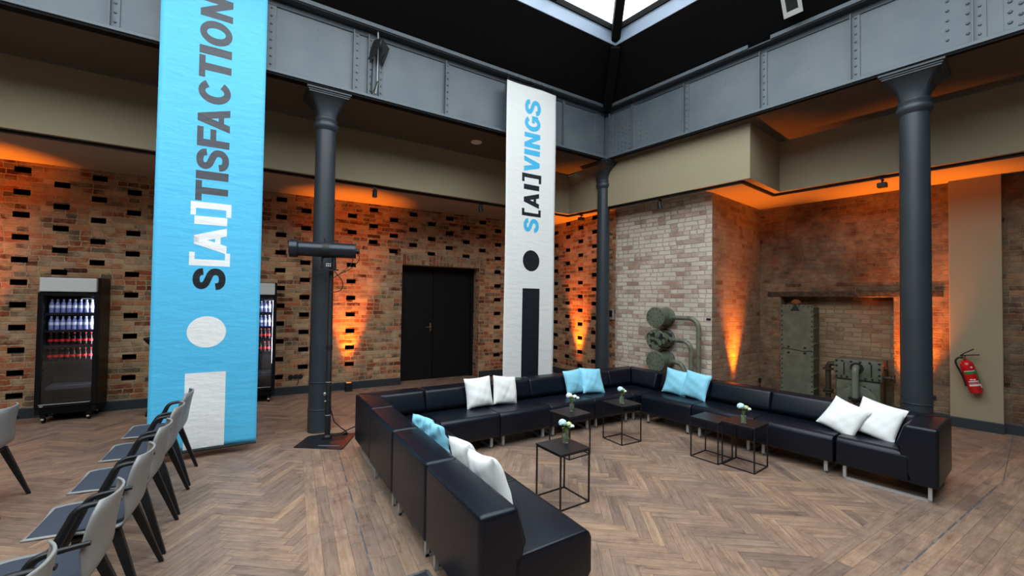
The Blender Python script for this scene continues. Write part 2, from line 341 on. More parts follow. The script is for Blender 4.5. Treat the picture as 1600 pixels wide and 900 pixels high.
# ---------------------------------------------------------------- walls
def uvquad(bm, uvl, P0, a, b0, b1, z0, z1, mi=0, u0=None):
    """vertical quad from P0+a*b0 to P0+a*b1"""
    p, q = P0 + a * b0, P0 + a * b1
    f = bm.faces.new([bm.verts.new((w.x, w.y, z)) for w, z in ((p, z0), (q, z0), (q, z1), (p, z1))]); f.material_index = mi
    u0 = b0 if u0 is None else u0
    for l, uv in zip(f.loops, ((u0, z0), (u0 + b1 - b0, z0), (u0 + b1 - b0, z1), (u0, z1))): l[uvl].uv = uv
def holed(bm, uvl, P0, a, inward, s0, s1, z0, z1, cols, hw, hh, depth, opening=None):
    """brick face with missing header bricks; cols = [(s, [z...])]; opening = (sa, sb, ztop)"""
    cols = sorted([c for c in cols if s0 < c[0] - hw and c[0] + hw < s1])
    cuts = []
    for s, zs in cols: cuts.append((s - hw / 2, s + hw / 2, [(z - hh / 2, z + hh / 2) for z in sorted(zs)], s))
    edges = sorted({s0, s1} | {c[0] for c in cuts} | {c[1] for c in cuts} | ({opening[0], opening[1]} if opening else set()))
    for e0, e1 in zip(edges, edges[1:]):
        mid = (e0 + e1) / 2; lo = z0
        if opening and opening[0] < mid < opening[1]: lo = opening[2]
        hs = []
        for c in cuts:
            if c[0] - 1e-6 <= mid <= c[1] + 1e-6: hs = [h for h in c[2] if h[0] > lo + 0.02 and h[1] < z1 - 0.02]
        zc = lo
        for h0, h1 in hs:
            uvquad(bm, uvl, P0, a, e0, e1, zc, h0); zc = h1
        uvquad(bm, uvl, P0, a, e0, e1, zc, z1)
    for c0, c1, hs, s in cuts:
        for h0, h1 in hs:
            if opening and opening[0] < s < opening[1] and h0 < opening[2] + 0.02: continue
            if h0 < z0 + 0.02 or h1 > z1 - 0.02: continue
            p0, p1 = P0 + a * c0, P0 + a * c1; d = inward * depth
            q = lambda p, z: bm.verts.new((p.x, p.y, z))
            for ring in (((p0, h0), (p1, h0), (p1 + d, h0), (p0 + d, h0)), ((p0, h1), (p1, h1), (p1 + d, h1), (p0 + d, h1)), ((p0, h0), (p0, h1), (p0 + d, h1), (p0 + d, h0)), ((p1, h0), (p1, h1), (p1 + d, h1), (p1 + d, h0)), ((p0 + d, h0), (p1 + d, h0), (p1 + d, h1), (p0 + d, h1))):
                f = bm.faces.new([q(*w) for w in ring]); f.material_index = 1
def raw(name, bm, ms):
    me = bpy.data.meshes.new(name); bm.to_mesh(me); bm.free()
    for x in ms: me.materials.append(x)
    o = bpy.data.objects.new(name, me); C.objects.link(o); o['kind'] = 'structure'; return o

DS0, DS1, DZ = 5.05, 6.68, 2.29
bm = BM(); uvl = bm.loops.layers.uv.new('UVMap')
cols = []
for k in range(-18, 22):
    s = 0.02 + 0.3735 * k; zs = [0.598 + 0.148 * (k % 2) + 0.296 * j for j in range(-1, 11)]
    if 12 <= k <= 18: zs = [z for z in zs if z > 2.5]
    zs = [z for z in zs if z > 0.28]
    cols.append((s, zs))
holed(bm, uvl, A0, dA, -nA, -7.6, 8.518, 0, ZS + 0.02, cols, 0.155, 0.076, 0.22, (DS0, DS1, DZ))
# door reveal (brick jambs and head)
RD = 0.33
uvquad(bm, uvl, A0 + dA * DS1, -nA, 0, RD, 0, DZ, 0); uvquad(bm, uvl, A0 + dA * DS0, -nA, 0, RD, 0, DZ, 0)
f = bm.faces.new([bm.verts.new((p.x, p.y, DZ)) for p in (A0 + dA * DS0, A0 + dA * DS1, A0 + dA * DS1 - nA * RD, A0 + dA * DS0 - nA * RD)])
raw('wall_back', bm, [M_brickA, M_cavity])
# soldier course above the door
M_sold = brick('brick_soldier', [(0.0, rgb(120, 66, 46)), (0.4, rgb(150, 88, 62)), (0.7, rgb(176, 140, 104)), (0.9, rgb(150, 120, 96))], rgb(176, 158, 130), smear=0.3)
bm = BM(); uvl = bm.loops.layers.uv.new('UVMap'); 
P0 = A0 + nA * 0.012; a, b = DS0 + 0.0, DS1 + 0.06
f = bm.faces.new([bm.verts.new((w.x, w.y, z)) for w, z in ((P0 + dA * a, DZ), (P0 + dA * b, DZ), (P0 + dA * b, DZ + 0.2), (P0 + dA * a, DZ + 0.2))])
for l, uv in zip(f.loops, ((0.02, 0), (0.02, b - a), (0.22, b - a), (0.22, 0))): l[uvl].uv = uv
ret = bmesh.ops.extrude_face_region(bm, geom=[f]); 
for v in ret['geom']:
    if isinstance(v, bmesh.types.BMVert): v.co -= nA * 0.010
raw('trim_1', bm, [M_sold])
# wall B with openings
bm = BM(); uvl = bm.loops.layers.uv.new('UVMap')
cols = [(0.21 + 0.432 * k, [0.598 + 0.145 * ((k + 0) % 2) + 0.29 * j - 0.03 for j in range(-1, 11)]) for k in range(0, 5)]
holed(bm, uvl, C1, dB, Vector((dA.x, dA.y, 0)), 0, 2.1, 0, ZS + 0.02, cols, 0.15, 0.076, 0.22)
raw('wall_corner', bm, [M_brickA, M_cavity])
# pier
PX, PY0, PY1 = 6.57, 3.08, 4.96
bm = BM(); uvl = bm.loops.layers.uv.new('UVMap')
uvquad(bm, uvl, Vector((PX, PY1 + 0.12, 0)), Vector((0, -1, 0)), 0, PY1 + 0.12 - PY0, 0, ZS + 0.02, 0)
uvquad(bm, uvl, Vector((PX, PY0, 0)), Vector((1, 0, 0)), 0, 1.9, 0, ZS + 0.02, 1, 0.31)
raw('wall_pier', bm, [M_brickP, brick('brick_pier_side', [(0.0, rgb(128, 84, 66)), (0.3, rgb(160, 118, 96)), (0.6, rgb(176, 150, 128)), (0.9, rgb(110, 104, 100))], rgb(168, 152, 128), white=0.5, whitecol=rgb(180, 162, 134), smear=0.35, dirt=0.5)])
# right wall with a niche
WX = 8.45; NY0, NY1, NZ, ND = 1.24, 2.74, 1.76, 0.27
bm = BM(); uvl = bm.loops.layers.uv.new('UVMap'); O_ = Vector((WX, 3.10, 0)); a_ = Vector((0, -1, 0))
s = lambda y: 3.10 - y
uvquad(bm, uvl, O_, a_, 0, s(NY1), 0, ZS + 0.02); uvquad(bm, uvl, O_, a_, s(NY1), s(NY0), NZ, ZS + 0.02); uvquad(bm, uvl, O_, a_, s(NY0), 12.2, 0, ZS + 0.02)
uvquad(bm, uvl, O_ + Vector((ND, 0, 0)), a_, s(NY1), s(NY0), 0, NZ, 1, 0.1)
for y in (NY0, NY1): uvquad(bm, uvl, Vector((WX, y, 0)), Vector((1, 0, 0)), 0, ND, 0, NZ, 1)
f = bm.faces.new([bm.verts.new(p) for p in ((WX, NY0, NZ), (WX, NY1, NZ), (WX + ND, NY1, NZ), (WX + ND, NY0, NZ))]); f.material_index = 1
raw('wall_right', bm, [M_brickR, brick('brick_niche', [(0.0, rgb(120, 72, 50)), (0.2, rgb(176, 136, 104)), (0.7, rgb(182, 150, 120)), (0.9, rgb(150, 100, 72))], rgb(168, 146, 116), smear=0.6, dirt=0.5)])
bm = BM(); box(bm, WX - 0.012, WX + 0.05, 0.72, 2.95, NZ, NZ + 0.09, 0.008, 1); struct('trim_2', bm, mat('timber_lintel_dark', rgb(82, 66, 48), 0.85, noise=(18, rgb(52, 42, 32), 0.4, 0.6), bump=(30, 0.4)))
# plaster pilaster
bm = BM(); box(bm, 8.35, 8.46, 0.175, 0.655, 0, ZS, 0.004, 1); struct('wall_pilaster', bm, M_plaster)
# enclosing walls out of view
bm = BM(); box(bm, -9.2, -9.0, -9.1, 9.8, 0, 6.0); struct('wall_left', bm, M_encl)
bm = BM(); box(bm, -9.1, 9.0, -9.3, -9.1, 0, 6.0); struct('wall_front', bm, M_encl)

# skirtings
def skirt(name, p, q, nrm, h=0.135, t=0.022):
    bm = BM(); p = Vector(p); q = Vector(q); nrm = Vector(nrm)
    prism(bm, [p, p + nrm * t, p + nrm * t + Vector((0, 0, h - 0.01)), p + nrm * (t - 0.008) + Vector((0, 0, h)), p + Vector((0, 0, h))], q - p)
    struct(name, bm, M_base)
skirt('baseboard_back', A0 + dA * -7.5, A0 + dA * (DS0 - 0.0), nA)
skirt('baseboard_back_right', A0 + dA * (DS1 + 0.02), C1, nA)
skirt('baseboard_corner', C1, C1 + dB * 2.0, -dA)
skirt('baseboard_pier', (PX, PY0, 0), (PX, PY1, 0), (-1, 0, 0)); skirt('baseboard_pier_side', (PX, PY0, 0), (WX, PY0, 0), (0, -1, 0))
skirt('baseboard_right', (WX, 0.655, 0), (WX, NY0, 0), (-1, 0, 0)); skirt('baseboard_right_far', (WX, -9, 0), (WX, 0.175, 0), (-1, 0, 0))
skirt('baseboard_pilaster', (8.35, 0.17, 0), (8.35, 0.66, 0), (-1, 0, 0))

# ---------------------------------------------------------------- ceilings and fascias
FA0 = Vector((-9.0, 6.71 + 0.1268 * 7.6, 0)); FA1 = Vector((6.17, 5.75, 0)); FB1 = Vector((6.17, 2.38, 0)); FC1 = Vector((7.28, 2.38, 0)); FD1 = Vector((7.28, -9.1, 0))
def flat(name, polys, z, m, t=0.05):
    bm = BM()
    for pts in polys:
        prism(bm, [(p[0], p[1], z) for p in pts], (0, 0, t))
    return struct(name, bm, m)
flat('ceiling_soffit', [[FA0, FA1, (9.2, 5.75), (9.2, 10.0), (-9.0, 10.0)], [FA1, (6.17, 2.38), (9.2, 2.38), (9.2, 5.75)], [FC1, FD1, (9.2, -9.1), (9.2, 2.38)]], ZS, M_soffit)
yb = lambda x: K.y - 0.12456 * (x - K.x) + 0.12
flat('ceiling', [[(-9.0, yb(-9.0)), (6.02, yb(6.02)), (6.17, 5.78), (-9.0, FA0.y + 0.03)], [(6.02, yb(6.02)), (6.02, -9.1), (7.3, -9.1), (7.3, 2.41), (6.2, 2.41), (6.2, 5.78)], [(-9.0, -9.1), (6.02, -9.1), (6.02, -2.6), (-9.0, -2.6)], [(-9.0, -2.6), (-6.2, -2.6), (-6.2, yb(-6.2)), (-9.0, yb(-9.0))]], ZU, M_ceil)
def fascia(name, p, q, side, t=0.04):
    bm = BM(); n_ = Vector(side); p = Vector((p[0], p[1], ZS - 0.004)) - n_ * 0.006; q = Vector((q[0], q[1], ZS - 0.004)) - n_ * 0.006
    prism(bm, [p, p + n_ * t, p + n_ * t + Vector((0, 0, ZU - ZS)), p + Vector((0, 0, ZU - ZS))], q - p); struct(name, bm, M_plaster)
fascia('trim_3', FA0, FA1, (-nL.x, -nL.y, 0)); fascia('trim_4', FA1 + Vector((0, -0.0, 0)), FB1 - Vector((0, 0.006, 0)), (1, 0, 0)); fascia('trim_5', FB1 + Vector((0.0345, 0, 0)), FC1, (0, 1, 0)); fascia('trim_6', FC1, FD1, (1, 0, 0))

# ---------------------------------------------------------------- doors
def door():
    root = bpy.data.objects.new('door_1', None); C.objects.link(root); root['kind'] = 'structure'
    q = A0 - nA * (RD - 0.02)
    Mx = Matrix(((dA.x, nA.x, 0, q.x), (dA.y, nA.y, 0, q.y), (0, 0, 1, 0), (0, 0, 0, 1))); root.matrix_world = Mx
    M_d = mat('door_charcoal', rgb(14, 15, 15), 0.6, spec=0.3)
    bm = BM(); 
    for x0, x1, z0, z1 in ((DS0, DS0 + 0.06, 0, DZ), (DS1 - 0.06, DS1, 0, DZ), (DS0, DS1, DZ - 0.06, DZ)): box(bm, x0, x1, -0.04, 0.05, z0, z1, 0.004, 1)
    obj('door_frame', bm, M_d, root)
    mid = 5.78
    for a, b in ((DS0 + 0.065, mid - 0.004), (mid + 0.004, DS1 - 0.065)):
        bm = BM(); box(bm, a, b, -0.03, 0.015, 0.01, DZ - 0.065, 0.005, 1); leaf = obj('door_leaf', bm, M_d, root)
        if b < mid + 0.1:
            bm = BM(); tube(bm, [(mid - 0.05, 0.015, 1.06), (mid - 0.05, 0.065, 1.06), (mid - 0.16, 0.07, 1.06)], 0.010, 8); box(bm, mid - 0.07, mid - 0.03, 0.014, 0.022, 0.98, 1.14, 0.003, 1)
            obj('door_handle', bm, mat('handle_brass', rgb(170, 140, 100), 0.3, metal=0.8), leaf, 40)
    bm = BM(); box(bm, DS0, DS1, -0.12, -0.05, 0, DZ); obj('door_backing', bm, M_cavity, root)
door()

# ---------------------------------------------------------------- roof, skylight
KT = Vector((5.93, 4.66, 5.06)); WXr = -6.0; SY = -2.5
def lx(x, off=0.0): return K.y - 0.12456 * (x - K.x) - off
beam_c = [Vector((6.03, lx(6.03) + 0.1, 5.04)), Vector((6.03, SY - 0.1, 5.04)), Vector((WXr - 0.1, SY - 0.1, 5.04)), Vector((WXr - 0.1, lx(WXr) + 0.1, 5.04))]
ring_c = [Vector((5.27, 3.98, 5.6)), Vector((5.27, SY + 0.65, 5.6)), Vector((WXr + 0.65, SY + 0.65, 5.6)), Vector((WXr + 0.65, 3.98 + 0.12456 * (5.27 - WXr - 0.65), 5.6))]
bm = BM()
for i in range(4):
    a, b, c, d = beam_c[i], beam_c[(i + 1) % 4], ring_c[(i + 1) % 4], ring_c[i]
    f1 = [bm.verts.new(p) for p in (a, b, c, d)]; f2 = [bm.verts.new(p + Vector((0, 0, 0.12))) for p in (a, b, c, d)]
    bm.faces.new(f1); bm.faces.new(f2[::-1])
    for j in range(4): bm.faces.new((f1[j], f1[(j + 1) % 4], f2[(j + 1) % 4], f2[j]))
struct('ceiling_roof_slope', bm, M_roof)
# curb
bm = BM(); ctr = sum(ring_c, Vector()) / 4
for i in range(4):
    a, b = ring_c[i], ring_c[(i + 1) % 4]; d = (b - a).normalized(); n_ = Vector((d.y, -d.x, 0))
    if n_.dot(ctr - a) > 0: n_ = -n_
    a = a - n_ * 0.012; b = b - n_ * 0.012; prism(bm, [a - d * 0.0, a + n_ * 0.06, a + n_ * 0.06 + Vector((0, 0, 0.22)), a + Vector((0, 0, 0.22))], b - a)
struct('trim_7', bm, mat('curb_shade_blue_grey', rgb(150, 164, 182), 0.4))  # white-painted curb, coloured in the blue-grey of its shaded face
apex0 = Vector((2.3, 1.15, 7.4)); apex1 = Vector((-2.2, 1.4, 7.4)); z1 = 5.85
rc = [Vector((p.x, p.y, z1)) for p in ring_c]
bm = BM()
for poly in ((rc[0], rc[1], apex0), (rc[1], rc[2], apex1, apex0), (rc[2], rc[3], apex1), (rc[3], rc[0], apex0, apex1)):
    bm.faces.new([bm.verts.new(p) for p in poly])
win = struct('window_1', bm, M_glass)
bm = BM()
def bar(bm, p, q, w=0.05, h=0.09):
    p = Vector(p); q = Vector(q); d = (q - p).normalized(); s_ = d.cross(Vector((0, 0, 1))).normalized() * w / 2; u_ = s_.cross(d).normalized() * h / 2
    prism(bm, [p + s_ + u_, p - s_ + u_, p - s_ - u_, p + s_ - u_], q - p)
for i in range(4): 
    bar(bm, rc[i] + Vector((0, 0, 0.0)), rc[(i + 1) % 4], 0.07, 0.09)
fr = obj('window_frame', bm, M_roof, win)
bm = BM(); bar(bm, rc[0] - Vector((0, 0, 0.12)), apex0, 0.13, 0.2); bar(bm, rc[1], apex0, 0.13, 0.2); bar(bm, rc[2], apex1, 0.13, 0.2); bar(bm, rc[3], apex1, 0.13, 0.2); bar(bm, apex0, apex1, 0.13, 0.2)
obj('hip_rafter', bm, M_roof, win)
bm = BM(); tb = (beam_c[0] + Vector((-0.1, -0.1, 0.0))); bar(bm, tb, ring_c[0] + Vector((-0.02, -0.02, -0.02)), 0.14, 0.10); obj('corner_rafter', bm, M_roof, win)
bm = BM()
def rafters(a, b, t0, t1, nseg):
    for k in range(1, nseg):
        f_ = k / nseg; p = a.lerp(b, f_)
        # rafters run square to the edge until they meet a hip or the ridge
        q = p + (t0.lerp(t1, f_) - p) * 1.0; bar(bm, p, q, 0.045, 0.10)
ns = 9
for k in range(1, 12):
    p = rc[0] + (rc[3] - rc[0]).normalized() * 1.22 * k
    if (p - rc[0]).length < (rc[3] - rc[0]).length - 0.3:
        f_ = (p - rc[0]).length / (rc[3] - rc[0]).length; q = apex0.lerp(apex1, min(max((rc[0].x - p.x - 1.2) / 9, 0), 1)); 
        hx = p.x
        if hx > apex0.x: tt = (rc[0].x - hx) / (rc[0].x - apex0.x); q = rc[0].lerp(apex0, tt)
        elif hx < apex1.x: tt = (hx - rc[3].x) / (apex1.x - rc[3].x); q = rc[3].lerp(apex1, tt)
        else: q = Vector((hx, apex0.y, apex0.z))
        bar(bm, p, q, 0.045, 0.10)
for k in range(1, 9):
    y = rc[0].y - 1.02 * k
    if y > rc[1].y + 0.3:
        p = Vector((rc[0].x, y, z1))
        q = rc[0].lerp(apex0, (rc[0].y - y) / (rc[0].y - apex0.y)) if y > apex0.y else rc[1].lerp(apex0, (y - rc[1].y) / (apex0.y - rc[1].y))
        bar(bm, p, q, 0.045, 0.10)
obj('glazing_bar', bm, M_roof, win)

# ---------------------------------------------------------------- riveted girders
def girder(name, origin, u, n_, L, stiff, label, extra_rivets=(), plates=(), rail_gap=None, z0=ZB, z1=5.0, joint=True):
    """u along the girder, n_ towards the room; origin = flange edge line"""
    ang = math.atan2(u.y, u.x); root = thing(name, label, 'steel beam', (origin.x, origin.y, 0), ang)
    sg = 1.0 if Vector((-sin(ang), cos(ang), 0)).dot(n_) > 0 else -1.0      # local y sign towards the room
    Y = lambda d: sg * d
    def bx(bm, x0, x1, d0, d1, za, zb, bev=0.0):
        y0, y1 = sorted((Y(d0), Y(d1))); box(bm, x0, x1, y0, y1, za, zb, bev, 1)
    bm = BM(); bx(bm, 0, L, -0.13, -0.10, z0 - 0.03, z1 + 0.04); bx(bm, 0, L, -0.42, -0.40, z0 - 0.03, z1 + 0.04); obj('web_plate', bm, M_steel, root)
    bm = BM(); bx(bm, 0, L, -0.50, -0.012, z0 - 0.055, z0 - 0.03); obj('underside_shade_black', bm, M_roof, root)  # girder underside; the shade beneath it is put into the black colour
    bm = BM(); bx(bm, 0, L, -0.10, 0.0, z0 - 0.03, z0 + 0.004, 0.003)
    bx(bm, 0, L, -0.10, -0.085, z0, z0 + 0.05, 0.003)
    k = 0.06
    while k < L: rivet(bm, (k, Y(-0.085), z0 + 0.028), (0, sg, 0), 0.012); k += 0.11
    obj('bottom_flange', bm, M_steel, root)
    bm = BM(); bx(bm, 0, L, -0.50, 0.02, z1 + 0.04, z1 + 0.06); bx(bm, 0, L, -0.10, -0.085, z1 - 0.03, z1 + 0.04)
    obj('top_flange', bm, M_steel_d, root)
    segs = [(0, L)] if not rail_gap else [(0, rail_gap[0]), (rail_gap[1], L)]
    bm = BM()
    for a, b in segs: bx(bm, a, b, 0.02, 0.04, z1 + 0.05, z1 + 0.10, 0.002)
    obj('edge_rail', bm, M_steel, root)
    for x, w, rows in stiff:
        bm = BM(); bx(bm, x - w / 2, x + w / 2, -0.10, -0.088, z0 + 0.03, z1 - 0.02, 0.002)
        if w < 0.12: bx(bm, x - w / 2 - 0.006, x - w / 2 + 0.004, -0.10, -0.045, z0 + 0.02, z1 - 0.01)
        n = 8
        for r_ in rows:
            for k in range(n): rivet(bm, (x + r_, Y(-0.088), z0 + 0.09 + k * (z1 - z0 - 0.15) / (n - 1)), (0, sg, 0), 0.014)
        obj('stiffener', bm, M_steel, root)
    used = set()
    for x0, x1 in plates:
        bm = BM(); bx(bm, x0, x1, -0.10, -0.092, z0 + 0.05, z1 - 0.02, 0.002)
        for k, (x, z, r_) in enumerate(extra_rivets):
            if x0 <= x <= x1: rivet(bm, (x, Y(-0.092), z), (0, sg, 0), r_); used.add(k)
        obj('splice_plate', bm, M_steel, root)
    rest = [e for k, e in enumerate(extra_rivets) if k not in used]
    if rest:
        bm = BM()
        for x, z, r_ in rest: rivet(bm, (x, Y(-0.10), z), (0, sg, 0), r_)
        obj('rivet_field', bm, M_steel, root, kind='stuff')
    return root, sg
oL = Vector((-1.1, 5.55, 0)) - uL * 6.3
Lsh = 6.3
st = [(Lsh + x, w, rows) for x, w, rows in ((-1.5, 0.07, (0,)), (-0.45, 0.07, (0,)), (0.62, 0.07, (0,)), (1.93, 0.10, (0,)), (2.86, 0.07, (0.01,)), (3.05, 0.09, (-0.01,)), (3.17, 0.05, (0,)), (4.09, 0.06, (0.01,)), (5.1, 0.06, (0,)), (6.21, 0.06, (0,)), (6.98, 0.13, (-0.04, 0.04)))]
ex = [(Lsh + x, z, 0.006) for x, z in ((2.28, 4.86), (2.42, 4.86), (2.28, 4.74), (2.42, 4.74), (3.32, 4.36), (4.0, 4.78))]
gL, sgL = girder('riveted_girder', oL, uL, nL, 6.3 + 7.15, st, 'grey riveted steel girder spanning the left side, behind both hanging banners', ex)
oR = Vector((5.96, K.y + 0.30, 0)); uR = Vector((0, -1, 0)); nR = Vector((-1, 0, 0))
rv = []
rr = random.Random(5)
for i in range(5):
    for j in range(9): rv.append((0.10 + i * 0.075, 4.27 + j * 0.078 + (0.039 if i % 2 else 0), 0.013))
for x in (0.62, 0.75):
    for j in range(6): rv.append((x, 4.34 + j * 0.085, 0.014))
for x in (4.19, 4.33):
    for j in range(6): rv.append((x, 4.34 + j * 0.1, 0.016))
for i in range(5):
    for j in range(8): rv.append((4.60 + i * 0.065, 4.31 + j * 0.10 - (0.05 if i % 2 else 0), 0.019))
for x, z in ((1.93, 4.78), (1.93, 4.74), (2.0, 4.79), (2.0, 4.75), (3.0, 4.55)): rv.append((x, z, 0.007))
st = [(0.035, 0.07, (0,)), (0.50, 0.06, (0,)), (1.43, 0.06, (0,)), (2.50, 0.08, (0,)), (3.46, 0.08, (0,)), (4.41, 0.09, (0,)), (5.4, 0.08, (0,)), (6.6, 0.08, (0,))]
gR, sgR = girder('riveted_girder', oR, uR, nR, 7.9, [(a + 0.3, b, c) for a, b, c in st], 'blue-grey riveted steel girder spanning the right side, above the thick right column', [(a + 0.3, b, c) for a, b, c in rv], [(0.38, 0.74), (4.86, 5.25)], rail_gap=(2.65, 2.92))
# far-side girders that close the lantern (out of view)
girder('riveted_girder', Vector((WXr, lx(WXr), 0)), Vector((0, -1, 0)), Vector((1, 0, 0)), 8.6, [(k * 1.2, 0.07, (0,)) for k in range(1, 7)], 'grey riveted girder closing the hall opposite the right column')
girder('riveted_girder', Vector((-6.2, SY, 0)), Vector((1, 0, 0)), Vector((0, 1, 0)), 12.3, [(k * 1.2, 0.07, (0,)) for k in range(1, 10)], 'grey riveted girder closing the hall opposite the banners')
# cable duct with a loudspeaker bracket on the left girder
t = thing('cable_riser', 'dark triangular bracket with pale cable on the left girder', 'cable bracket')
def onL(s_, d, z): p = Vector((-1.1, 5.55, 0)) + uL * s_ + nL * d; return Vector((p.x, p.y, z))
bm = BM(); prism(bm, [onL(2.99, -0.06, 4.66), onL(3.06, -0.06, 4.93), onL(3.14, 0.03, 4.95), onL(3.07, 0.03, 4.70)], nL * 0.01); prism(bm, [onL(3.14, 0.03, 4.95), onL(3.26, -0.05, 4.88), onL(3.18, -0.05, 4.62), onL(3.12, 0.02, 4.68)], nL * 0.01); obj('bracket', bm, M_black, t)
bm = BM(); tube(bm, [onL(3.10, -0.02, 5.22), onL(3.11, -0.02, 4.9), onL(3.12, -0.06, 4.4), onL(3.10, -0.07, 4.26)], 0.009, 6); obj('cable', bm, mat('cable_pale_grey', rgb(170, 172, 170), 0.5), t)
bm = BM(); tube(bm, [onL(3.06, -0.07, 4.7), onL(3.05, -0.075, 4.27)], 0.008, 6); tube(bm, [onL(3.12, -0.05, 4.42), onL(3.08, -0.05, 4.3), onL(3.05, -0.06, 4.24)], 0.007, 6); obj('dark_cable', bm, M_black, t)
# white framed device on the roof slope
t = thing('wall_speaker', 'small white square device on the black roof slope above the right girder', 'speaker', (5.70, 1.73, 5.24), radians(0)); t.rotation_euler = (0, radians(-30), 0)
bm = BM()
for a in ((-0.10, 0.10, -0.13, -0.07), (-0.10, 0.10, 0.10, 0.13), (-0.10, -0.06, -0.07, 0.10), (0.06, 0.10, -0.07, 0.10)): box(bm, -0.02, 0.0, a[0], a[1], a[2], a[3], 0.003, 1)
obj('frame', bm, mat('device_off_white', rgb(190, 190, 185), 0.5), t); bm = BM(); box(bm, -0.01, 0.03, -0.09, 0.09, -0.12, 0.12); obj('grille', bm, M_black, t)
bm = BM(); box(bm, 0.0, 0.35, -0.012, 0.012, -0.012, 0.012); obj('mounting_arm', bm, M_black, t)

# ---------------------------------------------------------------- columns
def column(x, y, rb, rt, ang, label, ring_w=1.0, cap_w=0.24):
    t = thing('iron_column', label, 'column', (x, y, 0), ang)
    bm = BM(); lathe(bm, [(rb * 1.03, 0.0), (rb * 1.03, 0.26), (rb, 0.28), (rb, 0.3), (rt, 3.72)], seg=40, cap=True); obj('shaft', bm, M_col, t, 30)
    bm = BM(); lathe(bm, [(rb * 1.05, 0.27), (rb * 1.07, 0.277), (rb * 1.05, 0.284)], seg=32); lathe(bm, [(rb * 1.03, 0.6), (rb * 1.045, 0.607), (rb * 1.03, 0.614)], seg=32); obj('cable_tie_ring', bm, M_col, t, 30)
    bm = BM(); lathe(bm, [(rt, 3.70), (rt * 1.22, 3.735), (rt * 1.27, 3.76), (rt * 1.22, 3.785), (rt * 1.10, 3.79), (rt * 1.10, 3.815), (rt * 1.16, 3.83), (rt * 1.16, 3.85), (rt, 3.87)], seg=40); obj('neck_ring', bm, M_col, t, 30)
    # flared capital: round at the neck, square at the top with hollow faces
    bm = BM(); rings = []; zs = [3.84, 3.9, 3.96, 4.01, 4.05, 4.085]
    for i, z in enumerate(zs):
        f_ = i / (len(zs) - 1); s_ = rt * 1.02 + (cap_w * 0.93 - rt * 1.02) * (f_ ** 1.9); ring = []
        sqf = min(1.0, 0.25 + f_ * 1.1)
        for k in range(40):
            a = 2 * pi * (k + 0.5) / 40; c_, s2 = cos(a), sin(a); m_ = max(abs(c_), abs(s2)); rad = s_ * ((1 - sqf) + sqf / m_ * 1.0)
            cut = 1.30 * s_; rad = min(rad, cut)
            ring.append(bm.verts.new((c_ * rad, s2 * rad, z)))
        rings.append(ring)
    for a, b in zip(rings, rings[1:]):
        for k in range(40): bm.faces.new((a[k], a[(k + 1) % 40], b[(k + 1) % 40], b[k]))
    bm.faces.new(rings[0][::-1]); bm.faces.new(rings[-1]); obj('capital', bm, M_col, t, 28)
    bm = BM(); c_ = cap_w
    for w, a, b in ((0.94, 4.08, 4.10), (0.98, 4.10, 4.12), (1.04, 4.12, 4.145)): box(bm, -c_ * w, c_ * w, -c_ * w, c_ * w, a, b, 0.004, 1)
    obj('abacus', bm, M_col, t); return t
column(1.47, 5.50, 0.130, 0.115, LA, 'dark grey iron column at the left, behind the black spotlight stand')
column(6.18, 4.90, 0.125, 0.110, 0.0, 'slim dark iron column in the girder corner, behind the sofa', cap_w=0.30)
column(6.21, 0.735, 0.128, 0.122, 0.0, 'thick dark iron column at the right, behind the sofa end', cap_w=0.25)

# ---------------------------------------------------------------- banners
def stroke(pts, t, k=6):
    p = catmull([Vector((a, b, 0)) for a, b in pts], k) if k else [Vector((a, b, 0)) for a, b in pts]
    L_, R_ = [], []
    for i, q in enumerate(p):
        d = (p[min(i + 1, len(p) - 1)] - p[max(i - 1, 0)]).normalized(); n = Vector((-d.y, d.x, 0)) * t / 2
        L_.append(q + n); R_.append(q - n)
    return [[L_[i], L_[i + 1], R_[i + 1], R_[i]] for i in range(len(p) - 1)]
def rect(x0, x1, y0, y1, k=4):
    out = []
    for i in range(k):
        for j in range(k):
            a, b, c, d = x0 + (x1 - x0) * i / k, x0 + (x1 - x0) * (i + 1) / k, y0 + (y1 - y0) * j / k, y0 + (y1 - y0) * (j + 1) / k
            out.append([Vector((a, c, 0)), Vector((b, c, 0)), Vector((b, d, 0)), Vector((a, d, 0))])
    return out
def arc(cx, cy, rx, ry, a0, a1, t, k=22):
    out = []
    for i in range(k):
        q = []
        for a, s_ in ((a0 + (a1 - a0) * i / k, 1), (a0 + (a1 - a0) * (i + 1) / k, 1), (a0 + (a1 - a0) * (i + 1) / k, -1), (a0 + (a1 - a0) * i / k, -1)):
            a = radians(a); q.append(Vector((cx + (rx + s_ * t / 2) * cos(a), cy + (ry + s_ * t / 2) * sin(a), 0)))
        out.append(q)
    return out
def quadp(*pts): return [[Vector((a, b, 0)) for a, b in pts]]
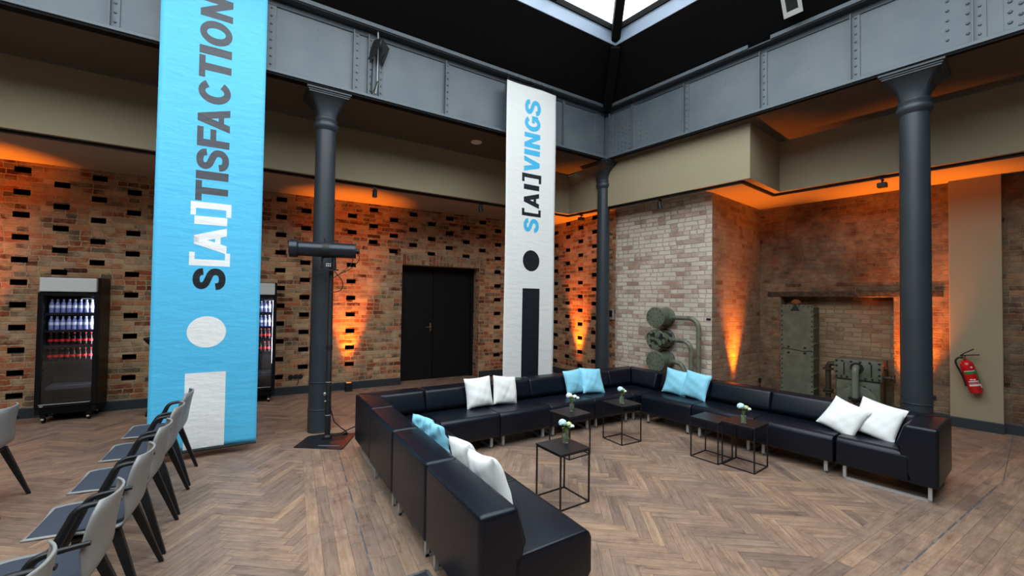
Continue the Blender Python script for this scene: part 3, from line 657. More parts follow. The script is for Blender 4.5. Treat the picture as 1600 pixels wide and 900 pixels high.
def glyph(ch):
    T_ = 0.21
    if ch == 'S': return 0.66, stroke([(0.555, 0.69), (0.53, 0.80), (0.44, 0.875), (0.33, 0.895), (0.21, 0.875), (0.13, 0.80), (0.125, 0.69), (0.20, 0.60), (0.33, 0.54), (0.46, 0.48), (0.545, 0.39), (0.545, 0.24), (0.46, 0.14), (0.33, 0.105), (0.20, 0.125), (0.12, 0.20), (0.095, 0.31)], T_, 4)
    if ch == 'I': return 0.21, rect(0, 0.21, 0, 1)
    if ch == 'T': return 0.62, rect(0, 0.62, 0.81, 1) + rect(0.205, 0.415, 0, 0.81)
    if ch == 'F': return 0.56, rect(0, 0.21, 0, 1) + rect(0.21, 0.56, 0.81, 1) + rect(0.21, 0.52, 0.42, 0.60)
    if ch == 'A': return 0.70, quadp((0, 0), (0.215, 0), (0.445, 1), (0.24, 1)) + quadp((0.70, 0), (0.46, 1), (0.255, 1), (0.485, 0)) + rect(0.19, 0.51, 0.19, 0.36)
    if ch == 'V': return 0.68, quadp((0, 1), (0.215, 1), (0.445, 0), (0.235, 0)) + quadp((0.68, 1), (0.465, 1), (0.235, 0), (0.445, 0))
    if ch == 'N': return 0.64, rect(0, 0.2, 0, 1) + rect(0.44, 0.64, 0, 1) + quadp((0.0, 1), (0.2, 1), (0.64, 0), (0.44, 0))
    if ch == 'O': return 0.70, arc(0.35, 0.5, 0.245, 0.395, 0, 360, T_, 36)
    if ch == 'C': return 0.66, arc(0.345, 0.5, 0.24, 0.395, 35, 325, T_, 28)
    if ch == 'G': return 0.68, arc(0.345, 0.5, 0.24, 0.395, 40, 335, T_, 28) + rect(0.36, 0.68, 0.38, 0.55) + rect(0.49, 0.68, 0.16, 0.4)
    if ch == '[': return 0.36, rect(0, 0.17, -0.12, 1.12) + rect(0.17, 0.36, 0.96, 1.12) + rect(0.17, 0.36, -0.12, 0.04)
    if ch == ']': return 0.36, rect(0.19, 0.36, -0.12, 1.12) + rect(0, 0.19, 0.96, 1.12) + rect(0, 0.19, -0.12, 0.04)
def banner(name, label, s0, s1, z0, z1, off, m, items, amp, tint_parts, lean=0.0):
    root = thing(name, label, 'banner')
    def P(s_, z, lift=0.0):
        w = amp * (sin(z * 2.1 + s_ * 3) * 0.6 + sin(s_ * 7.3 + z * 0.9) * 0.5)
        # edges curl slightly towards the room
        e = min(abs(s_ - s0), abs(s_ - s1)); w += 0.5 * amp * math.exp(-e * 22)
        p = Vector((-1.1, 5.55, 0)) + uL * s_ + nL * (off + w + lift); return Vector((p.x, p.y, z))
    bm = BM(); nu, nz = 26, 90; g_ = [[bm.verts.new(P(s0 + (s1 - s0) * i / nu + lean * (z0 + (z1 - z0) * j / nz - z0) / (z1 - z0), z0 + (z1 - z0) * j / nz)) for i in range(nu + 1)] for j in range(nz + 1)]
    for j in range(nz):
        for i in range(nu): bm.faces.new((g_[j][i], g_[j][i + 1], g_[j + 1][i + 1], g_[j + 1][i]))
    sh = obj('fabric', bm, m, root, 60); so = sh.modifiers.new('thick', 'SOLIDIFY'); so.thickness = 0.003; so.offset = -1
    for ch, za, zb, ua, ub, mm, nm in items:
        bm = BM()
        if ch == 'dot':
            k = 40; c = bm.verts.new(P((ua + ub) / 2, (za + zb) / 2, 0.004)); rim = []
            for rr_ in (0.5, 1.0):
                rim.append([bm.verts.new(P((ua + ub) / 2 + (ub - ua) / 2 * rr_ * cos(2 * pi * i / k), (za + zb) / 2 + (zb - za) / 2 * rr_ * sin(2 * pi * i / k), 0.004)) for i in range(k)])
            for i in range(k):
                bm.faces.new((c, rim[0][i], rim[0][(i + 1) % k])); bm.faces.new((rim[0][i], rim[1][i], rim[1][(i + 1) % k], rim[0][(i + 1) % k]))
        elif ch == 'bar':
            nn_ = 24; mm_ = 6
            gg = [[bm.verts.new(P(ua + (ub - ua) * i / mm_, za + (zb - za) * j / nn_, 0.004)) for i in range(mm_ + 1)] for j in range(nn_ + 1)]
            for j in range(nn_):
                for i in range(mm_): bm.faces.new((gg[j][i], gg[j][i + 1], gg[j + 1][i + 1], gg[j + 1][i]))
        else:
            w, polys = glyph(ch)
            for q in polys:
                kk = 1 if max((q[1] - q[0]).length, (q[2] - q[1]).length) < 0.3 else 8
                for i in range(kk):
                    for j in range(kk):
                        cs = []
                        for a, b in ((i, j), (i + 1, j), (i + 1, j + 1), (i, j + 1)):
                            a /= kk; b /= kk; v = (q[0] * (1 - a) + q[1] * a) * (1 - b) + (q[3] * (1 - a) + q[2] * a) * b; cs.append(bm.verts.new(P(ub - v.y * (ub - ua), za + v.x / w * (zb - za), 0.004)))
                        bm.faces.new(cs)
        bmesh.ops.remove_doubles(bm, verts=bm.verts, dist=0.0004)
        o = obj(nm, bm, mm, root)
    bm = BM(); 
    p, q = P(s0, z0, -0.002), P(s1, z0, -0.002); tube(bm, [p, q], 0.012, 8); obj('hem_rod', bm, M_black, root); bm = BM(); tube(bm, [P(s0 + lean, z1, -0.002), P(s1 + lean, z1, -0.002)], 0.012, 8); obj('top_rod', bm, M_black, root)
    bm = BM()
    for k in range(5):
        s_ = s0 + lean + (s1 - s0) * (0.03 + 0.235 * k); tube(bm, [P(s_, z1 - 0.01, 0.004), P(s_, z1 + 0.05, 0.0), P(s_, 5.06, -0.06)], 0.004, 5)
    obj('hook', bm, M_bolt, root)
    return root
def vinyl(name, col):
    n = NT(name); tc = n.t.nodes.new('ShaderNodeTexCoord').outputs['Object']; sp = n.t.nodes.new('ShaderNodeSeparateXYZ'); n.t.links.new(tc, sp.inputs[0])
    v = n.comb(n.op('MULTIPLY', sp.outputs[0], 3.0), n.op('MULTIPLY', sp.outputs[1], 3.0), n.op('MULTIPLY', sp.outputs[2], 9.0))
    n.b.inputs['Base Color'].default_value = col; n.b.inputs['Roughness'].default_value = 0.5; n.b.inputs['Specular IOR Level'].default_value = 0.4
    n.bump(n.noise(v, 1.6, 4.0, 0.6), 0.35, 0.02); return n.m
M_bb = vinyl('banner_sky_blue', rgb(84, 190, 232)); M_bw = vinyl('banner_white', rgb(232, 232, 228)); M_ink = vinyl('print_black', rgb(22, 26, 34)); M_inkg = vinyl('print_dark_grey', rgb(72, 74, 80)); M_prw = vinyl('print_white', rgb(236, 236, 234)); M_prb = vinyl('print_blue', rgb(70, 182, 226))
uA, uB = 1.30, 1.575
it = [('S', 1.704, 1.923, uA, uB, M_ink, 'letter'), ('[', 1.947, 2.083, uA, uB, M_prw, 'bracket'), ('A', 2.075, 2.345, uA, uB, M_prw, 'letter'), ('I', 2.368, 2.452, uA, uB, M_prw, 'letter'), (']', 2.46, 2.596, uA, uB, M_prw, 'bracket')]
for ch, a, b in (('T', 2.612, 2.818), ('I', 2.832, 2.918), ('S', 2.934, 3.150), ('F', 3.172, 3.372), ('A', 3.345, 3.585), ('C', 3.621, 3.862), ('T', 3.880, 4.105), ('I', 4.120, 4.206), ('O', 4.228, 4.480), ('N', 4.505, 4.735)): it.append((ch, a, b, uA, uB, M_inkg, 'letter'))
it += [('dot', 1.114, 1.433, 1.265, 1.592, M_prw, 'dot'), ('bar', 0.10, 0.861, 1.262, 1.600, M_prw, 'letter_stem')]
banner('hanging_banner', 'tall sky-blue banner reading S[AI]TISFACTION, hanging behind the chair row', 0.985, 1.885, 0.085, 5.0, 0.10, M_bb, it, 0.012, None)
uA, uB = 5.297, 5.584
it = [('S', 2.682, 2.892, uA, uB, M_prb, 'letter'), ('[', 2.928, 3.040, uA, uB, M_ink, 'bracket'), ('A', 3.060, 3.295, uA, uB, M_ink, 'letter'), ('I', 3.335, 3.415, uA, uB, M_ink, 'letter'), (']', 3.450, 3.583, uA, uB, M_ink, 'bracket')]
for ch, a, b in (('V', 3.612, 3.850), ('I', 3.872, 3.955), ('N', 3.985, 4.215), ('G', 4.243, 4.482), ('S', 4.497, 4.729)): it.append((ch, a, b, uA, uB, M_prb, 'letter'))
it += [('dot', 2.081, 2.404, 5.285, 5.601, M_ink, 'dot'), ('bar', 0.16, 1.818, 5.286, 5.608, M_ink, 'letter_stem')]
banner('hanging_banner', 'narrow white banner reading S[AI]VINGS, hanging behind the back row of the sofa', 4.965, 5.885, 0.12, 4.93, 0.10, M_bw, it, 0.010, None, 0.0)

# ---------------------------------------------------------------- sofa
SD, SH, SZ, SB, MW = 0.70, 0.62, 0.388, 0.125, 0.70
BT = 0.20
backprof = [(0.0, SB), (BT, SB), (BT + 0.004, 0.35), (BT + 0.075, 0.425), (BT + 0.016, SH), (0.0, SH)]
def back_block(bm, x0, x1, m0=False, m1=False):
    """profile in (y,z) extruded along x; m0/m1 mitre the end (end x moves inwards by y)"""
    a = [bm.verts.new((x0 + (y if m0 else 0), y, z)) for y, z in backprof]; b = [bm.verts.new((x1 - (y if m1 else 0), y, z)) for y, z in backprof]; n = len(a)
    fs = [bm.faces.new(a[::-1]), bm.faces.new(b)] + [bm.faces.new((a[i], a[(i + 1) % n], b[(i + 1) % n], b[i])) for i in range(n)]
    bmesh.ops.bevel(bm, geom=list({e for f in fs for e in f.edges}), offset=0.03, segments=4, profile=0.55, affect='EDGES', clamp_overlap=True)
def sled(bm, p, q, zt=SB + 0.01, w=0.030, t=0.008):
    """flat steel loop standing between floor points p and q"""
    p = Vector(p); q = Vector(q); d = (q - p).normalized(); s_ = Vector((-d.y, d.x, 0)) * w / 2
    def seg(a, b, th):
        prism(bm, [a - s_, a + s_, a + s_ + th, a - s_ + th], b - a)
    Z = Vector((0, 0, 1)); seg(p, q, Z * 0.020); 
    prism(bm, [p - s_, p + s_, p + s_ + d * 0.024, p - s_ + d * 0.024], Z * zt); prism(bm, [q - s_, q + s_, q + s_ - d * 0.024, q - s_ - d * 0.024], Z * zt)
def sofa(kind, label, origin, ang, group='black leather sofa modules'):
    """local x along the back, y towards the seat front"""
    t = thing('sofa_module', label, 'sofa', origin, ang, group)
    g_ = 0.003
    bm = BM(); x0, x1 = g_, MW - g_
    ya = BT - 0.01
    xa, xb = x0, x1
    if kind == 'corner_lo': xa = BT - 0.01
    if kind == 'corner_hi': xb = MW - BT + 0.01
    prof = [(ya, SB), (SD - 0.02, SB), (SD, SB + 0.03), (SD, SZ - 0.05), (SD - 0.014, SZ - 0.018), (SD - 0.045, SZ), (ya, SZ - 0.012)]
    if kind in ('corner_hi', 'corner_right'): prof = prof
    prism(bm, [(xa, y, z) for y, z in prof], (xb - xa, 0, 0), 0.012, 3); seat = obj('seat', bm, M_leather, t, 50)
    bm = BM()
    if kind == 'straight': back_block(bm, x0, x1)
    elif kind == 'corner_lo': back_block(bm, x0, x1, m0=True)
    elif kind == 'corner_hi': back_block(bm, x0, x1, m1=True)
    obj('backrest', bm, M_leather, t, 50)
    if kind != 'straight':
        bm = BM(); back_block(bm, x0, SD - 0.002, m0=True)
        for v in bm.verts:
            x, y = v.co.x, v.co.y
            v.co.x, v.co.y = (y + g_, x - g_) if kind == 'corner_lo' else (MW - y - g_, x - g_)
        obj('side_backrest', bm, M_leather, t, 50)
    if kind == 'straight' or kind == 'corner_hi' or label.startswith('corner'):
        for x in (0.075, MW - 0.075):
            bm = BM(); sled(bm, (x, 0.035, 0), (x, SD - 0.06, 0)); obj('leg_frame', bm, M_stl, t)
    else:
        for y in (0.07, SD - 0.05):
            bm = BM(); sled(bm, (0.05, y, 0), (MW - 0.05, y, 0)); obj('leg_frame', bm, M_stl, t)
    return t
def vec2(a): return Vector((cos(a), sin(a), 0))
# left arm: outer line from P4 down to the near end
a_l = Vector((0.139, 0.990, 0)).normalized(); P4 = Vector((1.565, 4.53, 0))
angL = math.atan2(-a_l.y, -a_l.x); step = 0.747
txt = ['black leather sofa module of the left arm, joined to its far corner unit', 'black leather sofa module in the middle of the left arm, blue cushions against its back', 'black leather sofa module at the near open end of the left arm']
ms = sofa('straight', txt[0], P4 - a_l * 0.70, angL); ms.scale = (step / MW, 1, 1)
straight = ms
for k in (1, 2): 
    dup(straight, P4 - a_l * (0.70 + step * k), angL, txt[k])
# back arm
b_dir = Vector((5.73 - 1.565, 3.98 - 4.53, 0)).normalized(); angB = math.atan2(-b_dir.y, -b_dir.x)
sofa('corner_hi', 'corner unit of the black sofa, far left, beside the spotlight stand', P4 + b_dir * 0.70, angB)
txt = ['black leather sofa module right after the far left corner unit, empty seat', 'black leather sofa module of the back row with the white cushions standing on it', 'black leather sofa module in front of the white banner, third after the left corner unit', 'black leather sofa module of the back row just before the far right corner unit']
for k in range(4):
    dup(straight, P4 + b_dir * (0.70 * (k + 2)), angB, txt[k]).scale = (1, 1, 1)
sofa('corner_lo', 'corner unit of the black sofa at the far right, in front of the green tanks', P4 + b_dir * (0.70 * 6), angB)
# right arm
Q = P4 + b_dir * 4.2; a_r = Vector((0.030, 0.9995, 0)).normalized(); angR = math.atan2(a_r.y, a_r.x)
txt = ['black leather sofa module of the right arm beside the far corner, blue cushions on it', 'black leather sofa module of the right arm behind the paired black tables', 'black leather sofa module of the right arm next to the end unit, empty seat']
Qr = Q + Vector((0.0, 0.02, 0))
for k in range(3):
    dup(straight, Qr - a_r * (0.715 * (k + 2)), angR, txt[k]).scale = (0.715 / MW, 1, 1)
sofa('corner_lo', 'end unit of the right sofa arm with a high side and long steel floor frame', Qr - a_r * (0.715 * 5), angR)

# ---------------------------------------------------------------- tables
def side_table(label, c, ang, S=0.315, Hh=0.443):
    t = thing('side_table', label, 'table', (c[0], c[1], 0), ang, 'black square side tables')
    h = S / 2; b = 0.0055
    bm = BM(); box(bm, -h - 0.004, h + 0.004, -h - 0.004, h + 0.004, Hh - 0.012, Hh, 0.0015, 1); obj('tabletop', bm, M_tab, t)
    for sx in (-1, 1):
        for sy in (-1, 1):
            bm = BM(); box(bm, sx * (h - b) - b, sx * (h - b) + b, sy * (h - b) - b, sy * (h - b) + b, 0, Hh - 0.012); obj('leg', bm, M_tab, t)
    bm = BM()
    for s_ in (-1, 1): box(bm, -h + 2 * b, h - 2 * b, s_ * (h - b) - b, s_ * (h - b) + b, 0, 2 * b); box(bm, s_ * (h - b) - b, s_ * (h - b) + b, -h + 2 * b, h - 2 * b, 0, 2 * b)
    obj('base_frame', bm, M_tab, t); bm = BM()
    for s_ in (-1, 1): box(bm, -h + 2 * b, h - 2 * b, s_ * (h - b) - b, s_ * (h - b) + b, Hh - 0.023, Hh - 0.012); box(bm, s_ * (h - b) - b, s_ * (h - b) + b, -h + 2 * b, h - 2 * b, Hh - 0.023, Hh - 0.012)
    obj('top_frame', bm, M_tab, t)
    return t
t1 = side_table('black square side table nearest the camera, close to the left sofa arm', (2.564, 2.431), radians(-5.5))
dup(t1, (3.39, 3.115, 0), radians(-3), 'black square side table behind the nearest table, in front of the back sofa row')
dup(t1, (4.202, 3.030, 0), radians(-9.1), 'black square side table standing alone in front of the far right sofa corner')
dup(t1, (4.547, 1.797, 0), radians(-1.4), 'black square side table with flowers, nearer of the pair at the right sofa arm')
t2 = dup(t1, (4.50, 2.11, 0), radians(-3), 'black square side table without flowers, farther of the pair at the right sofa arm'); t2.scale = (0.96, 0.96, 0.96)

# ---------------------------------------------------------------- flowers in small glass vases
M_vase = mat('clear_vase_glass', (1, 1, 1, 1), 0.02, trans=1.0, ior=1.45); M_stem = mat('flower_stem_green', rgb(96, 130, 56), 0.6); M_leaf = mat('flower_leaf_green', rgb(66, 100, 44), 0.6)
M_pet = mat('petal_white', rgb(236, 240, 230), 0.7); M_petb = mat('petal_pale_blue', rgb(196, 228, 234), 0.7); M_petg = mat('petal_pale_green', rgb(196, 208, 150), 0.7); M_water = mat('vase_water', (0.9, 0.95, 0.9, 1), 0.0, trans=1.0, ior=1.33)
def flowers(label, c, z, rot, spread, blue):
    t = thing('flower_vase', label, 'flowers', (c[0], c[1], z), rot, 'small vases of flowers on the side tables')
    t.scale = (1.1, 1.1, 1.1)
    bm = BM(); lathe(bm, [(0.001, 0.002), (0.024, 0.002), (0.026, 0.006), (0.029, 0.03), (0.024, 0.065), (0.019, 0.085), (0.022, 0.1), (0.0205, 0.1), (0.0175, 0.085), (0.0225, 0.065), (0.0275, 0.03), (0.0245, 0.008), (0.001, 0.008)], seg=20, cap=False); obj('vase', bm, M_vase, t, 60)
    rr = random.Random(int(rot * 100) + 3)
    bm = BM(); lathe(bm, [(0.0235, 0.009), (0.0265, 0.03), (0.0215, 0.064), (0.019, 0.07)], seg=18); obj('water', bm, mat('vase_water_green', rgb(190, 205, 170), 0.1, trans=0.6, ior=1.33), t, 60)
    heads = [(-0.024 * spread, 0.0, 0.150, 0.036, M_petb if blue else M_pet), (0.026 * spread, 0.005, 0.138, 0.025, M_pet if not blue else M_petg), (0.05 * spread, -0.01, 0.128, 0.018, M_pet), (-0.002, 0.02, 0.135, 0.024, M_petg)]
    bm = BM()
    for x, y, zz, r_, m in heads: tube(bm, [(rr.uniform(-0.01, 0.01), rr.uniform(-0.01, 0.01), 0.012), (x * 0.15, y * 0.2, 0.09), (x, y, zz)], 0.0028, 5, smooth=4)
    obj('stem', bm, M_stem, t)
    for x, y, zz, r_, m in heads:
        bm = BM(); npt = 22
        for i in range(npt):
            yy = 1 - 1.55 * i / npt; rr_ = sqrt(max(0, 1 - yy * yy)); a = i * 2.39996
            d = Vector((cos(a) * rr_, sin(a) * rr_, yy)); Mx = Vector((0, 0, 1)).rotation_difference(d).to_matrix()
            blob(bm, (x + d.x * r_ * 0.62, y + d.y * r_ * 0.62, zz + d.z * r_ * 0.55), r_ * 0.46, 1.0, 0.85, 0.5, 7, 5, Mx @ Matrix.Rotation(0.5, 3, 'X'))
        obj('blossom', bm, m, t, 60)
    bm = BM()
    for i in range(7):
        a = rr.uniform(0, 6.28); l = rr.uniform(0.03, 0.05); z0 = rr.uniform(0.095, 0.115); d = Vector((cos(a), sin(a), 0)); s_ = Vector((-d.y, d.x, 0)) * 0.012
        p = [d * 0.01, d * (0.01 + l * 0.5) + s_, d * (0.01 + l), d * (0.01 + l * 0.5) - s_]; zz = [z0, z0 + 0.02, z0 + 0.012, z0 + 0.02]
        bm.faces.new([bm.verts.new((q.x, q.y, w)) for q, w in zip(p, zz)])
    obj('leaf', bm, M_leaf, t)
    return t
va = radians(-39)
flowers('small glass vase with blue-white and green blossoms on the nearest side table', (2.629, 2.463), 0.443, va, 1.0, True)
flowers('glass vase with loose white flowers on the second side table', (3.427, 3.122), 0.443, va + 0.1, 1.15, False)
flowers('glass vase with a pale blue rose on the lone side table', (4.157, 3.002), 0.443, va + 0.3, 0.7, True)
flowers('small glass vase with white flowers on the nearer paired table at the right', (4.488, 1.787), 0.443, va - 0.1, 0.95, True)

# ---------------------------------------------------------------- cushions
def cushion(label, base, face, lean, roll, m, S=0.36, seed=1, thick=0.075, group='scatter cushions on the sofa', crumple=0.45):
    """base = bottom centre, face = heading the cushion front looks to, lean = backwards tilt"""
    bm = BM(); n = 22; rr = random.Random(seed); ph = [rr.uniform(0, 6.3) for _ in range(8)]
    def surf(i, j, sg):
        x = -1 + 2 * i / n; y = -1 + 2 * j / n
        e = max(0.0, (1 - x ** 4)) * max(0.0, (1 - y ** 4)); h = thick * (e ** 0.55) * (0.72 + 0.28 * cos(x * 1.5) * cos(y * 1.5))
        pin = 1 - 0.055 * (1 - y * y) * abs(x); pin2 = 1 - 0.055 * (1 - x * x) * abs(y)
        w = crumple * (0.006 * sin(5 * x + 3 * y + ph[0]) + 0.005 * sin(9 * y - 4 * x + ph[1]) + 0.004 * sin(13 * x + 7 * y + ph[2])) * e
        return Vector((x * S / 2 * pin, sg * (h + w) + 0.012 * sin(2.2 * x + ph[3]) * sin(1.8 * y + ph[4]), (y * pin2 + 1) * S / 2))
    top = [[None] * (n + 1) for _ in range(n + 1)]; bot = [[None] * (n + 1) for _ in range(n + 1)]
    for i in range(n + 1):
        for j in range(n + 1):
            v = bm.verts.new(surf(i, j, 1)); top[i][j] = v
            bot[i][j] = v if i in (0, n) or j in (0, n) else bm.verts.new(surf(i, j, -1))
    for i in range(n):
        for j in range(n):
            bm.faces.new((top[i][j], top[i + 1][j], top[i + 1][j + 1], top[i][j + 1])); bm.faces.new((bot[i][j], bot[i][j + 1], bot[i + 1][j + 1], bot[i + 1][j]))
    o = obj('cushion', bm, m, None, 70); tag(o, label, 'cushion', group)
    o.location = base; o.rotation_mode = 'XYZ'
    Mx = Matrix.Rotation(face, 4, 'Z') @ Matrix.Rotation(-lean, 4, 'X') @ Matrix.Rotation(roll, 4, 'Y')
    o.matrix_world = Matrix.Translation(base) @ Mx
    return o
# face: local +y is the cushion front; heading h means local y points to angle h
def F(h): return radians(h) - pi / 2
zc = SZ - 0.004
def on_sofa(arm, t, dist):
    """t metres along an arm's outer line (from its far-left / far end), dist in from that line"""
    if arm == 'B': o_, d_, n_ = P4, b_dir, Vector((b_dir.y, -b_dir.x, 0))
    elif arm == 'L': o_, d_, n_ = P4, -a_l, Vector((a_l.y, -a_l.x, 0))
    else: o_, d_, n_ = Qr, -a_r, Vector((-a_r.y, a_r.x, 0))
    p = o_ + d_ * t + n_ * dist; return (p.x, p.y, zc)
cushion('white cushion on the back sofa row, left one of the pair', on_sofa('B', 1.34, 0.345), F(-97), radians(-16), radians(2), M_white, 0.35, 1, 0.06)
cushion('white cushion on the back sofa row, right one, beside the white banner', on_sofa('B', 1.66, 0.365), F(-92), radians(-16), radians(-8), M_white, 0.34, 2, 0.06)
cushion('light blue cushion on the back sofa row, left one of the pair', on_sofa('B', 2.80, 0.345), F(-98), radians(-16), radians(4), M_blue, 0.33, 3, 0.055)
cushion('light blue cushion on the back sofa row, right one, overlapping the other', on_sofa('B', 3.03, 0.43), F(-104), radians(-24), radians(-5), M_blue, 0.35, 4, 0.055)
cushion('light blue cushion on the right sofa arm, left one, before the green tanks', on_sofa('R', 0.98, 0.345), F(184), radians(-16), radians(-6), M_blue, 0.34, 5, 0.055)
cushion('light blue cushion on the right sofa arm, right one of the pair', on_sofa('R', 1.26, 0.36), F(178), radians(-17), radians(-6), M_blue, 0.35, 6, 0.055)
cushion('white cushion beside the right sofa end, the left, more tilted one', on_sofa('R', 2.80, 0.48), F(172), radians(-32), radians(-19), M_white, 0.34, 7, 0.06)
cushion('white cushion against the right sofa end, the right one', on_sofa('R', 3.07, 0.42), F(174), radians(-28), radians(-12), M_white, 0.36, 8, 0.06)
cushion('white cushion nearest the camera, on the left sofa arm', on_sofa('L', 2.46, 0.40), F(-8), radians(-24), radians(-7), M_white, 0.36, 9, 0.07)
cushion('white cushion behind the nearest one, on the left sofa arm', on_sofa('L', 2.10, 0.39), F(-4), radians(-20), radians(-5), M_white, 0.33, 10, 0.06)
cushion('crumpled light blue cushion on the left sofa arm, nearer one', on_sofa('L', 1.62, 0.37), F(-14), radians(-20), radians(0), M_blue, 0.33, 11, 0.055, crumple=1.8)
cushion('crumpled light blue cushion on the left sofa arm, farther one', on_sofa('L', 1.36, 0.36), F(-6), radians(-20), radians(-3), M_blue, 0.31, 12, 0.055, crumple=1.8)

# ---------------------------------------------------------------- chairs
def chair():
    t = thing('conference_chair', '', 'chair', (0, 0, 0), 0, 'grey shell conference chairs')
    prof = [(0.24, 0.437), (0.22, 0.446), (0.12, 0.448), (0.0, 0.440), (-0.08, 0.438), (-0.135, 0.452), (-0.165, 0.49), (-0.178, 0.55), (-0.188, 0.62), (-0.200, 0.69), (-0.212, 0.745), (-0.218, 0.775)]
    wid = [0.175, 0.195, 0.205, 0.21, 0.21, 0.208, 0.207, 0.208, 0.206, 0.198, 0.175, 0.13]
    pr = catmull([Vector((x, w, z)) for (x, z), w in zip(prof, wid)], 3); n = 14
    bm = BM(); g_ = []
    for i, p in enumerate(pr):
        f_ = i / (len(pr) - 1); row = []
        for j in range(n + 1):
            v = -1 + 2 * j / n; y = v * p.y
            cx_ = 0.045 * (abs(v) ** 2.4) * max(0, min(1, (f_ - 0.45) / 0.25)); cz = 0.018 * (abs(v) ** 3) * max(0, 1 - f_ * 1.8)
            row.append(bm.verts.new((p.x + cx_, y, p.z + cz)))
        g_.append(row)
    for a, b in zip(g_, g_[1:]):
        for j in range(n): bm.faces.new((a[j], a[j + 1], b[j + 1], b[j]))
    sh = obj('shell', bm, M_shell, t, 60); so = sh.modifiers.new('thick', 'SOLIDIFY'); so.thickness = 0.010; so.offset = 0
    # seat pad
    bm = BM(); xs = [0.222, 0.15, 0.05, -0.05, -0.125]; rows = []
    outl = []
    for i in range(9):
        x = 0.222 - (0.222 + 0.13) * i / 8; w = 0.188 - 0.02 * abs(0.5 - i / 8) if 0 < i < 8 else 0.165; rows.append((x, w))
    zt = lambda x: 0.466 if x > -0.03 else 0.466 + (-0.03 - x) * 0.12
    for k, dz in ((0, 0.0), (1, -0.018)):
        pass
    A_ = [[bm.verts.new((x, w * v, zt(x) - (0.004 if abs(v) == 1 or i in (0, 8) else 0))) for v in (-1, -0.94, -0.5, 0, 0.5, 0.94, 1)] for i, (x, w) in enumerate(rows)]
    B_ = [[bm.verts.new((x, w * v, zt(x) - 0.020)) for v in (-1, -0.94, -0.5, 0, 0.5, 0.94, 1)] for x, w in rows]
    for X in (A_, B_):
        for a, b in zip(X, X[1:]):
            for j in range(6): bm.faces.new((a[j], a[j + 1], b[j + 1], b[j]))
    for i in range(8):
        for j in (0, 6): bm.faces.new((A_[i][j], A_[i + 1][j], B_[i + 1][j], B_[i][j]))
    for i in (0, 8):
        for j in range(6): bm.faces.new((A_[i][j], A_[i][j + 1], B_[i][j + 1], B_[i][j]))
    obj('seat_pad', bm, M_pad, t, 50)
    for s_ in (-1, 1):
        bm = BM(); tube(bm, [(0.085, s_ * 0.205, 0.405), (0.055, s_ * 0.218, 0.47), (0.015, s_ * 0.222, 0.56), (-0.004, s_ * 0.222, 0.605), (-0.03, s_ * 0.222, 0.628), (-0.08, s_ * 0.221, 0.636), (-0.172, s_ * 0.212, 0.640)], [0.022, 0.010], 10, smooth=4, rx=1.2); obj('armrest', bm, M_leg, t, 50)
    for sx, sy, fx, fy in ((1, 1, 0.205, 0.215), (1, -1, 0.205, -0.215), (-1, 1, -0.235, 0.235), (-1, -1, -0.235, -0.235)):
        bm = BM(); top = Vector((0.09 if sx > 0 else -0.10, sy * 0.165, 0.425)); foot = Vector((fx, fy, 0.0)); d = foot - top
        pts = []
        for k, (a, b) in ((0, (0.023, 0.018)), (0.3, (0.021, 0.016)), (1, (0.0115, 0.0115))):
            c = top + d * k; pts.append([c + Vector((p, q, 0)) for p, q in ((-a, -b), (a, -b), (a, b), (-a, b))])
        vv = [[bm.verts.new(p) for p in r_] for r_ in pts]
        for a, b in zip(vv, vv[1:]):
            for k in range(4): bm.faces.new((a[k], a[(k + 1) % 4], b[(k + 1) % 4], b[k]))
        bm.faces.new(vv[0][::-1]); bm.faces.new(vv[-1]); bmesh.ops.bevel(bm, geom=list(bm.edges), offset=0.004, segments=2, profile=0.5, affect='EDGES')
        obj('leg', bm, M_leg, t)
    bm = BM(); box(bm, -0.12, 0.11, -0.185, 0.185, 0.405, 0.428, 0.006, 1); obj('seat_frame', bm, M_leg, t)
    return t
ch0 = chair(); fa = math.atan2(0.15, -0.989)
spots = [(-0.023, 4.844), (-0.103, 4.291), (-0.183, 3.738), (-0.263, 3.185), (-0.36, 2.632), (-0.50, 2.08)]
lab = ['grey shell chair with navy pad, farthest of the row, in front of the blue banner', 'grey shell chair with navy pad, second from the blue banner in the row', 'grey shell chair with navy pad, third from the blue banner in the row', 'grey shell chair with navy pad, fourth from the blue banner in the row', 'grey shell chair with navy pad, fifth from the blue banner, at the lower left', 'grey shell chair nearest the camera, its top edge in the lower left corner']
ch0.location = (spots[0][0], spots[0][1], 0); ch0.rotation_euler = (0, 0, fa); ch0['label'] = lab[0]
for (x, y), l in list(zip(spots, lab))[1:]: dup(ch0, (x, y, 0), fa, l)
dup(ch0, (-1.119, 4.976, 0), fa, 'grey shell chair of the next row, cut by the left frame edge')
dup(ch0, (-1.19, 4.42, 0), fa, 'grey shell chair at the left edge, only a rear foot in frame')

